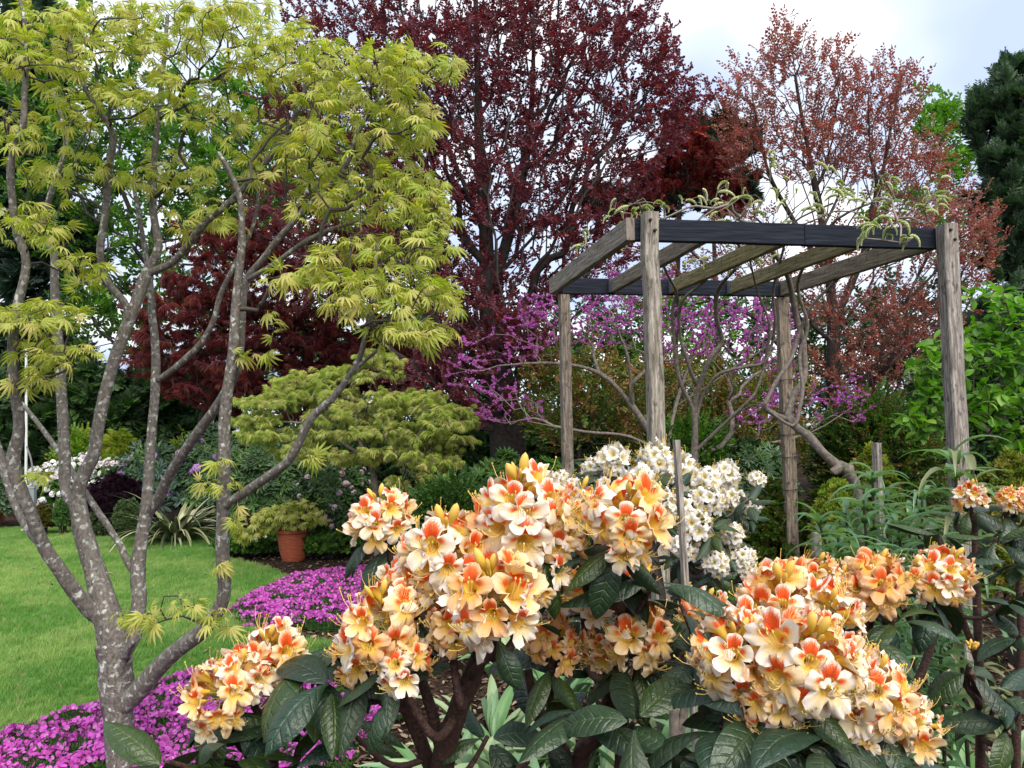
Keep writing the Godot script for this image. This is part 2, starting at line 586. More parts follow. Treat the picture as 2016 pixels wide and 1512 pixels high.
func petals(n: int, rad: float, cup: float, notch: float, sd: int) -> MB:
	var r := rng(sd)
	var b := MB.new()
	b.smooth = false
	for k in n:
		var a := TAU * k / n + r.randf_range(-0.1, 0.1)
		var d := Vector3(cos(a), sin(a), 0)
		var s := Vector3(-sin(a), cos(a), 0)
		var g := r.randf_range(0.85, 1.12)
		b.flat([Vector3.ZERO, d * rad * 0.7 - s * rad * 0.5 + Vector3(0, 0, cup * rad), d * rad * (1.0 - notch) + Vector3(0, 0, cup * rad * 0.8), d * rad * 0.7 + s * rad * 0.5 + Vector3(0, 0, cup * rad)], Color(g, g, g))
		if notch > 0:
			b.flat([d * rad * 0.7 - s * rad * 0.5 + Vector3(0, 0, cup * rad), d * rad - s * rad * 0.28 + Vector3(0, 0, cup * rad), d * rad * (1.0 - notch) + Vector3(0, 0, cup * rad * 0.8)], Color(g, g, g))
			b.flat([d * rad * 0.7 + s * rad * 0.5 + Vector3(0, 0, cup * rad), d * rad * (1.0 - notch) + Vector3(0, 0, cup * rad * 0.8), d * rad + s * rad * 0.28 + Vector3(0, 0, cup * rad)], Color(g, g, g))
	return b

# rhododendron flower: funnel with five ruffled lobes; faces +z, upper lobe towards +y; stamens, style and stalk as second surface
func corolla(rad: float, sd: int, cup: float, na := 40, nr := 9, stamens := true) -> ArrayMesh:
	var r := rng(sd)
	var b := MB.new()
	var grid := []
	var uvs := []
	var p1 := r.randf() * TAU
	var p2 := r.randf() * TAU
	var lob := []
	for k in 5:
		lob.append([r.randf_range(0.84, 1.14), r.randf_range(-0.3, 0.2)])
	for j in nr + 1:
		var t := float(j) / nr
		for i in na + 1:
			var th := TAU * (i % na) / na
			var which := int(fposmod((th - PI / 2 + TAU / 10) / (TAU / 5), 5.0)) % 5
			var c := absf(cos(2.5 * (th - PI / 2)))
			var edge: float = (0.5 + 0.5 * pow(c, 0.5)) * lerpf(1.0, lob[which][0], c)
			var q := 0.0
			var z := 0.0
			if t < 0.36:
				var s := t / 0.36
				q = lerpf(0.085, 0.25, pow(s, 1.3))
				z = lerpf(-1.0, -0.32, s)
			else:
				var s := (t - 0.36) / 0.64
				q = lerpf(0.25, edge, pow(s, 0.9))
				z = -0.32 + cup * s - 0.5 * s * s + lob[which][1] * s * s * c
				z += s * s * (0.095 * sin(th * 15.0 + p1) + 0.075 * sin(th * 23.0 + p2)) + s * s * (c - 0.6) * 0.18
			grid.append(Vector3(q * cos(th), q * sin(th), z) * rad)
			uvs.append(Vector2(float(i) / na, t))
	b.add_sheet(grid, na, nr, Color.WHITE, uvs)
	var m := b.commit()
	var s2 := MB.new()
	if stamens:
		for k in 6:
			var a := -PI / 2 + (k - 2.5) * 0.42
			var ln := r.randf_range(0.2, 0.55) if k < 5 else 0.85
			var pts := PackedVector3Array()
			var rr := PackedFloat32Array()
			for q in 6:
				var t := q / 5.0
				pts.append(Vector3(cos(a) * (0.05 + 0.3 * t), sin(a) * (0.05 + 0.16 * t) - 0.35 * t + 0.75 * t * t * t, -0.8 + (0.8 + ln) * t) * rad)
				rr.append(0.013 * rad)
			s2.tube(pts, rr, 4, Color(0.8, 0.55, 0.18))
			var tip := pts[5]
			s2.tube(PackedVector3Array([tip - Vector3(0, 0.03, 0) * rad, tip, tip + Vector3(0, 0.06, 0.02) * rad]), PackedFloat32Array([0.02 * rad, 0.045 * rad, 0.02 * rad]), 5, Color(0.62, 0.5, 0.1))
	s2.tube(PackedVector3Array([Vector3(0, 0.1, -1.85) * rad, Vector3(0, 0.02, -1.3) * rad, Vector3(0, 0, -0.95) * rad]), PackedFloat32Array([0.03 * rad, 0.03 * rad, 0.05 * rad]), 5, Color(0.28, 0.26, 0.05))
	s2.commit(m)
	m.surface_set_material(1, M["plain"])
	return m

func bud_mesh(ln: float, open: float) -> ArrayMesh:
	var b := MB.new()
	var prof := []
	for q in 9:
		var t := q / 8.0
		prof.append(Vector2(ln * (0.05 + (0.10 + open) * pow(sin(PI * pow(t, 1.15)), 0.9)) * (1.0 if q < 8 else 0.15), ln * t))
	b.lathe(prof, 10, Color.WHITE)
	for i in b.v.size():
		var a := atan2(b.v[i].z, b.v[i].x)
		var t := b.v[i].y / ln
		var rib := 0.5 + 0.5 * sin(a * 5.0)
		b.c[i] = Color(0.66, 0.50, 0.03).lerp(Color(0.80, 0.56, 0.14), t).lerp(Color(0.80, 0.30, 0.10), rib * 0.3 * t)
		if t < 0.1:
			b.c[i] = Color(0.34, 0.34, 0.03)
		var o := b.v[i]
		b.v[i] = Vector3(o.x * (1.0 - 0.1 * rib), o.y, o.z * (1.0 - 0.1 * rib))
	b.tube(PackedVector3Array([Vector3(0, -ln * 0.7, 0), Vector3(0, 0.002, 0)]), PackedFloat32Array([ln * 0.035, ln * 0.045]), 5, Color(0.3, 0.28, 0.04))
	return b.commit()

# ---------------------------------------------------------------- branching
# grows from given nodes to every target, each joined to the node that is cheapest to reach
class Limbs:
	var p := PackedVector3Array()
	var par := PackedInt32Array()
	var len := PackedFloat32Array()
	var cnt := PackedFloat32Array()
	var fixed := 0
	func seed_line(pts: PackedVector3Array, from := -1) -> int:
		var last := from
		for q in pts:
			p.append(q)
			par.append(last)
			len.append(0.0 if last < 0 else len[last] + p[last].distance_to(q))
			last = p.size() - 1
		fixed = p.size()
		return last
	func nearest(t: Vector3, bias: float) -> int:
		var best := 0
		var cost := 1e9
		for i in p.size():
			var c := p[i].distance_to(t) + bias * len[i]
			if c < cost:
				cost = c
				best = i
		return best
	func grow(targets: Array, bias: float, step: float, bow: float, r: RandomNumberGenerator) -> void:
		var root := p[0]
		targets.sort_custom(func(a: Vector3, b: Vector3) -> bool: return a.distance_squared_to(root) < b.distance_squared_to(root))
		for t: Vector3 in targets:
			var k := nearest(t, bias)
			var a := p[k]
			var d := a.distance_to(t)
			var n := maxi(1, int(ceil(d / step)))
			var back: Vector3 = (a - p[par[k]]).normalized() if par[k] >= 0 else Vector3.UP
			var last := k
			for q in range(1, n + 1):
				var s := float(q) / n
				var pos := a.lerp(t, s) + (back * 0.25 + Vector3(0, bow, 0)) * d * s * (1.0 - s)
				if q < n:
					pos += Vector3(r.randf_range(-1, 1), r.randf_range(-1, 1), r.randf_range(-1, 1)) * step * 0.13
				p.append(pos)
				par.append(last)
				len.append(len[last] + p[last].distance_to(pos))
				last = p.size() - 1
	func count() -> void:
		cnt.resize(p.size())
		cnt.fill(0.0)
		var kids := PackedInt32Array()
		kids.resize(p.size())
		for i in p.size():
			if par[i] >= 0:
				kids[par[i]] += 1
		for i in range(p.size() - 1, -1, -1):
			if kids[i] == 0:
				cnt[i] = 1.0
			if par[i] >= 0:
				cnt[par[i]] += cnt[i]
	func draw(thin: MB, thick: MB, rt: float, power: float, limit: float, col: Color, rmax := 1.0, whole := true) -> void:
		var best := PackedInt32Array()
		best.resize(p.size())
		best.fill(-1)
		for i in p.size():
			var q := par[i]
			if q >= 0 and (whole or i >= fixed) and (best[q] < 0 or cnt[i] > cnt[best[q]]):
				best[q] = i
		for i in p.size():
			if not whole and i < fixed:
				continue
			var q := par[i]
			if q >= 0 and best[q] == i and (whole or q >= fixed):
				continue
			var pts := PackedVector3Array()
			var rr := PackedFloat32Array()
			if q >= 0:
				pts.append(p[q])
				rr.append(minf(rt * pow(cnt[i], power), rmax))
			var k := i
			while k >= 0:
				pts.append(p[k])
				rr.append(minf(rt * pow(cnt[k], power), rmax))
				k = best[k]
			if rr.size():
				rr[rr.size() - 1] *= 0.5
			if rr[0] > limit:
				thick.tube(pts, rr, 9, col, false, 0.05)
			else:
				thin.tube(pts, rr, 4, col, false)

func in_blob(q: Array, r: RandomNumberGenerator, shell := 0.0) -> Vector3:   # q: px, py, rx, ry (pixels), depth, half depth (m)
	var d := rdir(r) * pow(lerpf(shell, 1.0, r.randf()), 0.4)
	return at(q[0] + d.x * q[2], q[1] - d.y * q[3], q[4]) + (at(q[0], q[1], q[4]) - cam.position).normalized() * d.z * q[5]

func sites(t: Limbs, most: float, per: float, r: RandomNumberGenerator, dirup: float, wild: float, size: float, roll: float, from := 0) -> Array:
	var out := []
	for i in range(from, t.p.size()):
		if t.par[i] < 0 or t.cnt[i] > most:
			continue
		var a := t.p[t.par[i]]
		var b := t.p[i]
		var n := int(per)
		if r.randf() < per - n:
			n += 1
		if t.cnt[i] <= 1.0:
			n += 1
		for k in n:
			var d := ((b - a).normalized() + rdir(r) * wild + Vector3(0, dirup, 0)).normalized()
			out.append(Transform3D(orient(d, r, roll, size * r.randf_range(0.7, 1.25)), a.lerp(b, r.randf_range(0.1, 1.0))))
	return out

# a whole tree: trunk line, crown blobs, leaf sprays of one or two shapes
func tree(called: String, label: String, o: Dictionary) -> Node3D:
	var r := rng(o.seed)
	var base: Vector3 = o.trunk[0]
	var root := thing(called, label, o.get("category", "tree"), base, o.get("group", ""))
	var t := Limbs.new()
	t.seed_line(smoothline(o.trunk, 5))
	for line in o.get("limbs", []):
		var k := t.nearest(line[0], 0.0)
		t.seed_line(smoothline(line, 4), k)
	var goals := []
	for q in o.blobs:
		for k in int(q[6] * o.get("dense", 1.0)):
			goals.append(in_blob(q, r, o.get("shell", 0.0)))
	t.grow(goals, o.get("bias", 0.3), o.get("step", 0.3), o.get("bow", 0.08), r)
	t.count()
	var thin := MB.new()
	var thick := MB.new()
	t.draw(thin, thick, o.get("tip", 0.004), o.get("power", 0.5), o.get("limit", 0.03), o.get("twig_col", Color(0.06, 0.05, 0.045)), o.get("rmax", 1.0))
	if thick.v.size():
		part(root, "trunk", thick.commit(), M[o.get("bark", "dark_bark")])
	if thin.v.size():
		part(root, "twigs", thin.commit(), M["twig"]).set_meta("kind", "stuff")
	if o.has("leaf"):
		var xf := sites(t, o.get("most", 4.0), o.get("per", 2.0), r, o.get("dirup", 0.0), o.get("wild", 0.8), o.get("size", 1.0), o.get("roll", 0.5))
		many(root, o.get("crown", "crown"), o.leaf, M[o.leafmat], xf, colours(r, o.pal, xf.size()))
	if o.has("leaf2"):
		var xf := sites(t, o.get("most2", 2.0), o.get("per2", 1.0), r, o.get("dirup", 0.0), o.get("wild", 0.8), o.get("size2", 1.0), o.get("roll", 0.5))
		many(root, o.get("crown2", "blossom"), o.leaf2, M[o.leafmat2], xf, colours(r, o.pal2, xf.size()))
	return root

# a shrub as a mound of leafy shoots on a few stems; px of its middle, top pixel, depth, half width px
func mound(called: String, label: String, o: Dictionary) -> Node3D:
	var r := rng(o.seed)
	var c := at(o.px, o.top, o.depth)
	var h: float = maxf(c.y, 0.12) - o.get("base", 0.0)
	var base := Vector3(c.x, o.get("base", 0.0), c.z)
	var rx: float = o.rx * o.depth / F
	var rz: float = rx * o.get("deep", 0.8)
	var root := thing(called, label, o.get("category", "shrub"), base, o.get("group", ""))
	var nz := FastNoiseLite.new()
	nz.seed = o.seed
	nz.frequency = o.get("lumps", 2.2)
	var xf := []
	var xf2 := []
	var n: int = o.n
	for k in n:
		var d := rdir(r)
		if d.y < -0.35:
			d.y = -d.y
		var lump: float = 1.0 + o.get("rough", 0.22) * nz.get_noise_3d(d.x, d.y, d.z + o.seed)
		var q: float = lump * pow(r.randf_range(o.get("inner", 0.3), 1.0), 0.45)
		var pos := base + Vector3(d.x * rx * q, h * 0.48 + d.y * h * 0.54 * q, d.z * rz * q)
		var dir: Vector3 = (Vector3(d.x / rx, d.y / h * 1.3, d.z / rz).normalized() + rdir(r) * o.get("wild", 0.6) + Vector3(0, o.get("dirup", 0.3), 0)).normalized()
		xf.append(Transform3D(orient(dir, r, o.get("roll", 0.6), o.get("size", 1.0) * r.randf_range(0.7, 1.25)), pos))
		if o.has("flower") and q > 0.84 and r.randf() < o.bloom and nz.get_noise_3d(d.x * 1.7 + 9.0, d.y * 1.7, d.z * 1.7) > o.get("gate", -0.2):
			var fd := (Vector3(d.x, d.y + 0.3, d.z) + rdir(r) * 0.4).normalized()
			var y := Vector3.UP - fd * fd.y
			if y.length() < 0.05:
				y = Vector3.RIGHT
			y = y.normalized().rotated(fd, r.randf() * TAU)
			xf2.append(Transform3D(Basis(y.cross(fd), y, fd) * (o.get("fsize", 1.0) * r.randf_range(0.75, 1.2)), pos + fd * 0.03))
	many(root, o.get("foliage", "foliage"), o.leaf, M[o.leafmat], xf, colours(r, o.pal, xf.size()))
	if xf2.size():
		many(root, "blossom", o.flower, M["petal"], xf2, colours(r, o.fpal, xf2.size()))
	var b := MB.new()
	for k in o.get("stems", 7):
		var d := rdir(r)
		var tip := base + Vector3(d.x * rx * 0.75, h * r.randf_range(0.5, 0.85), d.z * rz * 0.75)
		var mid := base.lerp(tip, 0.45) + Vector3(0, h * 0.08, 0)
		b.tube(smoothline([base + Vector3(d.x, 0, d.z) * 0.05 - Vector3(0, 0.03, 0), mid, tip], 4), PackedFloat32Array([0.02, 0.02, 0.018, 0.016, 0.014, 0.012, 0.01, 0.008, 0.005]), 5, Color(0.05, 0.04, 0.03))
	part(root, "branches", b.commit(), M["twig"])
	return root

func _ready() -> void:
	# camera, sky, sun, exposure
	cam = Camera3D.new()
	cam.name = "camera"
	cam.position = Vector3(0, 1.6, 0)
	cam.rotation = Vector3(deg_to_rad(3.0), 0, 0)
	cam.basis = cam.basis * Basis(Vector3.BACK, deg_to_rad(-1.2))
	cam.fov = rad_to_deg(2.0 * atan(756.0 / F))
	cam.near = 0.05
	cam.far = 400.0
	add_child(cam)
	var env := Environment.new()
	env.background_mode = Environment.BG_SKY
	var sky := Sky.new()
	var pano := PanoramaSkyMaterial.new()
	pano.panorama = sky_image()
	sky.sky_material = pano
	env.sky = sky
	env.background_energy_multiplier = 1.0
	env.tonemap_mode = Environment.TONE_MAPPER_LINEAR
	env.tonemap_exposure = 2.4
	env.sdfgi_enabled = true
	env.ssao_enabled = true
	env.ssil_enabled = true
	var we := WorldEnvironment.new()
	we.name = "daylight"
	we.environment = env
	add_child(we)
	var sun := DirectionalLight3D.new()
	sun.name = "veiled_sun"
	sun.light_energy = 0.72
	sun.light_angular_distance = 50.0
	sun.light_color = Color(1.0, 0.96, 0.9)
	sun.shadow_enabled = true
	sun.rotation = Vector3(deg_to_rad(-48.0), deg_to_rad(22.0), 0)
	add_child(sun)
	make_materials()
	shapes()
	grounds()
	pergola()
	far_trees()
	mid_trees()
	borders()
	maple()
	small_things()
	carpet_flowers()
	vine()
	white_rhododendron()
	perennials()
	orange_rhododendrons()

func sky_image() -> ImageTexture:
	var W := 512
	var H := 256
	var im := Image.create(W, H, false, Image.FORMAT_RGBF)
	var a := FastNoiseLite.new()
	a.seed = 5
	a.frequency = 1.15
	a.fractal_octaves = 5
	var blue := Color(0.285, 0.345, 0.48)
	var grey := Color(0.375, 0.42, 0.505)
	var white := Color(0.58, 0.59, 0.61)
	for y in H:
		var el := PI * (0.5 - (y + 0.5) / H)
		for x in W:
			var az := TAU * (x + 0.5) / W
			var d := Vector3(cos(el) * sin(az), sin(el), -cos(el) * cos(az))
			var up := maxf(d.y, 0.0) + 0.35
			var q := a.get_noise_3d(d.x / up * 1.4 + 3.0, d.y * 1.5, d.z / up * 1.4)
			var c := blue.lerp(grey, smoothstep(-0.35, 0.0, q)).lerp(white, smoothstep(0.02, 0.36, q))
			if d.y < 0.0:
				c = Color(0.3, 0.32, 0.3)
			im.set_pixel(x, y, c)
	return ImageTexture.create_from_image(im)

func shapes() -> void:
	SH.beech = sprig(8, 0.16, 0.062, 0.62, Color(0.8, 0.8, 0.8), 1, 0.5)
	SH.fine = sprig(12, 0.17, 0.046, 0.6, Color(0.55, 0.5, 0.45), 31, 0.6)
	SH.airy = sprig(9, 0.2, 0.042, 0.62, Color(0.5, 0.45, 0.42), 32, 0.5)
	SH.small_leaf = sprig(11, 0.14, 0.035, 0.6, Color(0.5, 0.45, 0.4), 2, 0.6)
	SH.green_sprig = sprig(8, 0.2, 0.09, 0.5, Color(0.5, 0.45, 0.3), 3, 0.5)
	SH.magnolia = whorl(6, 0.12, 0.5, 1.0, 4, 2)
	SH.rosette = whorl(8, 0.11, 0.32, 1.15, 5)
	SH.tight = whorl(7, 0.05, 0.42, 0.85, 6, 2)
	SH.fan = fan(0.22, 7)
	SH.fan_long = fan(0.4, 8, 12)
	SH.maple = palm_leaf(7, 0.075, 0.115, 0.5, true).commit()
	SH.maple_hang = palm_leaf(7, 0.085, 0.082, 0.6, true).commit()
	SH.maple_five = palm_leaf(5, 0.07, 0.13, 0.6, true).commit()
	var b: MB = null
	var r := rng(77)
	for k in 7:
		var a := (k - 3) * 0.5
		var d := Vector3(sin(a), cos(a) * 0.9, r.randf_range(-0.5, 0.1)).normalized()
		b = palm_leaf(7, 0.085, 0.06, 0.7, false, Color.WHITE, b, Transform3D(orient2(d, Vector3.BACK + rdir(r) * 0.4), Vector3(r.randf_range(-0.03, 0.03), 0.03 * k * 0.5, 0)))
		if k == 0:
			pass
	SH.lace = b.commit()
	SH.blossom5 = petals(5, 0.03, 0.18, 0.0, 9).commit()
	SH.phlox = petals(5, 0.0125, 0.08, 0.16, 10).commit()
	var cl := MB.new()
	cl.smooth = false
	for k in 8:
		var d := rdir(r)
		var f := petals(4, 0.02, 0.45, 0.0, 20 + k)
		var xf := Transform3D(orient2(d, rdir(r)), d * 0.016)
		for i in range(0, f.idx.size(), 3):
			cl.flat([xf * f.v[f.idx[i]], xf * f.v[f.idx[i + 1]], xf * f.v[f.idx[i + 2]]], f.c[f.idx[i]])
	SH.puff = cl.commit()
	var ball := MB.new()
	ball.smooth = false
	for k in 16:
		var d := rdir(r)
		d.z = absf(d.z) * 0.9
		var f := petals(5, 0.034, 0.3, 0.0, 40 + k)
		var xf := Transform3D(Basis(d.cross(Vector3.UP).normalized(), d.cross(d.cross(Vector3.UP)).normalized() * -1.0, d), d * 0.045)
		for i in range(0, f.idx.size(), 3):
			ball.flat([xf * f.v[f.idx[i]], xf * f.v[f.idx[i + 1]], xf * f.v[f.idx[i + 2]]], f.c[f.idx[i]])
	SH.truss = ball.commit()
	# tufts
	var tf := MB.new()
	tf.smooth = false
	for k in 12:
		var a := r.randf() * TAU
		var o := Vector3(cos(a), 0, sin(a)) * r.randf_range(0, 0.028)
		var ln := r.randf_range(0.022, 0.05)
		var d := Vector3(r.randf_range(-1, 1), 0, r.randf_range(-1, 1)) * 0.03
		var s := Vector3(-sin(a), 0, cos(a)) * 0.0017
		var g := r.randf_range(0.7, 1.3)
		tf.flat([o - s, o + s, o + d * 0.45 + Vector3(0, ln * 0.7, 0)+ s * 0.6, o + d * 0.45 + Vector3(0, ln * 0.7, 0) - s * 0.6], Color(g, g, g))
		tf.flat([o + d * 0.45 + Vector3(0, ln * 0.7, 0) - s * 0.6, o + d * 0.45 + Vector3(0, ln * 0.7, 0) + s * 0.6, o + d + Vector3(0, ln, 0)], Color(g, g, g))
	SH.tuft = tf.commit()
	var nd := MB.new()
	nd.smooth = false
	for k in 14:
		var d := (rdir(r) + Vector3(0, 0.9, 0)).normalized()
		var ln := r.randf_range(0.018, 0.034)
		var g := r.randf_range(0.7, 1.3)
		oval_leaf(nd, Transform3D(orient2(d, rdir(r)), Vector3(r.randf_range(-0.012, 0.012), 0, r.randf_range(-0.012, 0.012))), ln, 0.006, Color(g, g, g))
	SH.needle_tuft = nd.commit()
	var ch := MB.new()
	ch.smooth = false
	ch.flat([Vector3(-0.02, 0, -0.005), Vector3(0.004, 0.004, -0.009), Vector3(0.024, 0.001, 0.001), Vector3(0.002, 0.002, 0.008), Vector3(-0.017, 0.003, 0.006)], Color.WHITE)
	SH.chip = ch.commit()

# ---------------------------------------------------------------- the ground
var lawn_poly := PackedVector2Array()

func flat_poly(px: Array) -> PackedVector2Array:
	var out := PackedVector2Array()
	for q in px:
		var g := on_ground(q[0], q[1])
		out.append(Vector2(g.x, g.z))
	return out

func grounds() -> void:
	var g := MeshInstance3D.new()
	var pm := PlaneMesh.new()
	pm.size = Vector2(160, 160)
	g.mesh = pm
	g.material_override = M["soil"]
	g.name = "ground"
	g.position = Vector3(0, 0, -30)
	add_child(g)
	tag(g, "dark soil and bark mulch of the garden beds", "ground", "", "structure")
	lawn_poly = flat_poly([[-900, 1044], [0, 1041], [200, 1040], [425, 1043], [450, 1100], [520, 1116], [570, 1136], [530, 1155], [460, 1205], [500, 1245], [640, 1262], [760, 1290], [700, 1345], [520, 1345], [420, 1322], [330, 1352], [210, 1392], [100, 1422], [0, 1458], [-300, 1560], [-1200, 1800]])
	var tri := Geometry2D.triangulate_polygon(lawn_poly)
	var b := MB.new()
	for q in lawn_poly:
		b.vert(Vector3(q.x, 0.006, q.y), Vector3.UP, q, Color.WHITE)
	for i in range(0, tri.size(), 3):
		b.tri(tri[i], tri[i + 1], tri[i + 2])
	var l := part(self, "lawn", b.commit(), M["lawn"])
	tag(l, "smooth mown green lawn between the flower beds", "lawn", "", "structure")
	var r := rng(300)
	var lo := Vector2(1e9, 1e9)
	var hi := -lo
	for q in lawn_poly:
		lo = lo.min(q)
		hi = hi.max(q)
	lo.x = maxf(lo.x, -12.0)
	var nz := FastNoiseLite.new()
	nz.seed = 6
	nz.frequency = 0.55
	var xf := []
	var cols := PackedColorArray()
	for k in 150000:
		var q := Vector2(r.randf_range(lo.x, hi.x), r.randf_range(lo.y, hi.y))
		if q.x < -0.72 * -q.y - 0.6 or not Geometry2D.is_point_in_polygon(q, lawn_poly):
			continue
		var s := r.randf_range(0.75, 1.25)
		xf.append(Transform3D(Basis(Vector3.UP, r.randf() * TAU).scaled(Vector3(s, s * r.randf_range(0.7, 1.2), s)), Vector3(q.x, 0.006, q.y)))
		var e := nz.get_noise_2d(q.x, q.y) * 0.5 + 0.5
		var e2 := nz.get_noise_2d(q.x * 5.0, q.y * 5.0) * 0.5 + 0.5
		var c := Color(0.16, 0.35, 0.075).lerp(Color(0.38, 0.52, 0.17), clampf((e - 0.5) * 2.2 + 0.4 + (e2 - 0.5) * 1.5, 0, 1))
		if r.randf() < 0.05 + 0.25 * smoothstep(0.62, 0.8, e2):
			c = Color(0.40, 0.40, 0.18)
		cols.append(c)
	var gr := many(self, "grass", SH.tuft, M["grass"], xf, cols)
	tag(gr, "short fine green grass blades of the mown lawn", "grass", "", "stuff")
	print("grass ", xf.size())
	# bark chips and fallen leaves on the beds
	xf = []
	cols = PackedColorArray()
	for k in 26000:
		var z := -lerpf(2.0, 11.5, pow(r.randf(), 1.3))
		var q := Vector2(r.randf_range(-0.75, 0.75) * -z, z)
		var on_lawn := Geometry2D.is_point_in_polygon(q, lawn_poly)
		if on_lawn and r.randf() > 0.008:
			continue
		xf.append(Transform3D(Basis.from_euler(Vector3(r.randf_range(-0.5, 0.5), r.randf() * TAU, r.randf_range(-0.5, 0.5))) * r.randf_range(0.5, 1.5), Vector3(q.x, 0.045 if on_lawn else 0.012, q.y)))
		cols.append(pick(r, [Color(0.05, 0.03, 0.02), Color(0.10, 0.06, 0.04), Color(0.20, 0.13, 0.085), Color(0.32, 0.24, 0.17)]))
	var ml := many(self, "mulch", SH.chip, M["twig"], xf, cols)
	tag(ml, "brown bark chips and dead leaves strewn over the beds", "mulch", "", "stuff")

# ---------------------------------------------------------------- pergola
func timber(a: Vector3, b: Vector3, w: float, h: float, up: Vector3, r: RandomNumberGenerator, rough := 0.0015, col := Color.WHITE) -> ArrayMesh:
	var m := MB.new()
	var d := (b - a).normalized()
	var y := (up - d * up.dot(d)).normalized()
	var x := y.cross(d)
	var ch := minf(w, h) * 0.07
	var ring := [Vector2(w / 2 - ch, h / 2), Vector2(w / 2, h / 2 - ch), Vector2(w / 2, -h / 2 + ch), Vector2(w / 2 - ch, -h / 2), Vector2(-w / 2 + ch, -h / 2), Vector2(-w / 2, -h / 2 + ch), Vector2(-w / 2, h / 2 - ch), Vector2(-w / 2 + ch, h / 2)]
	var n := maxi(2, int(a.distance_to(b) / 0.22))
	var off := r.randf() * 10.0
	var run := [0.0]
	for k in 8:
		run.append(run[k] + (ring[k] as Vector2).distance_to(ring[(k + 1) % 8]))
	var bends := []
	for i in n + 1:
		bends.append(Vector2(r.randf_range(-1, 1), r.randf_range(-1, 1)) * rough)
	for k in 8:
		var e: Vector2 = ring[(k + 1) % 8] - ring[k]
		var nn := (x * -e.y + y * e.x).normalized() * -1.0
		var s := m.v.size()
		for i in n + 1:
			var t := float(i) / n
			var c := a.lerp(b, t)
			for q in 2:
				var rp: Vector2 = ring[(k + q) % 8] + bends[i]
				m.vert(c + x * rp.x + y * rp.y, nn, Vector2(run[k + q] + off, t * a.distance_to(b) + off), col)
		for i in n:
			m.quad(s + i * 2, s + i * 2 + 1, s + i * 2 + 3, s + i * 2 + 2)
	for e in 2:
		var c := a if e == 0 else b
		var s := m.v.size()
		var nn := -d if e == 0 else d
		for k in 8:
			var rp: Vector2 = ring[k] + bends[0 if e == 0 else n]
			m.vert(c + x * rp.x + y * rp.y, nn, Vector2(rp.x * 8.0 + off, rp.y * 2.0), col)
		for k in range(1, 7):
			m.tri(s, s + k, s + k + 1)
	return m.commit()

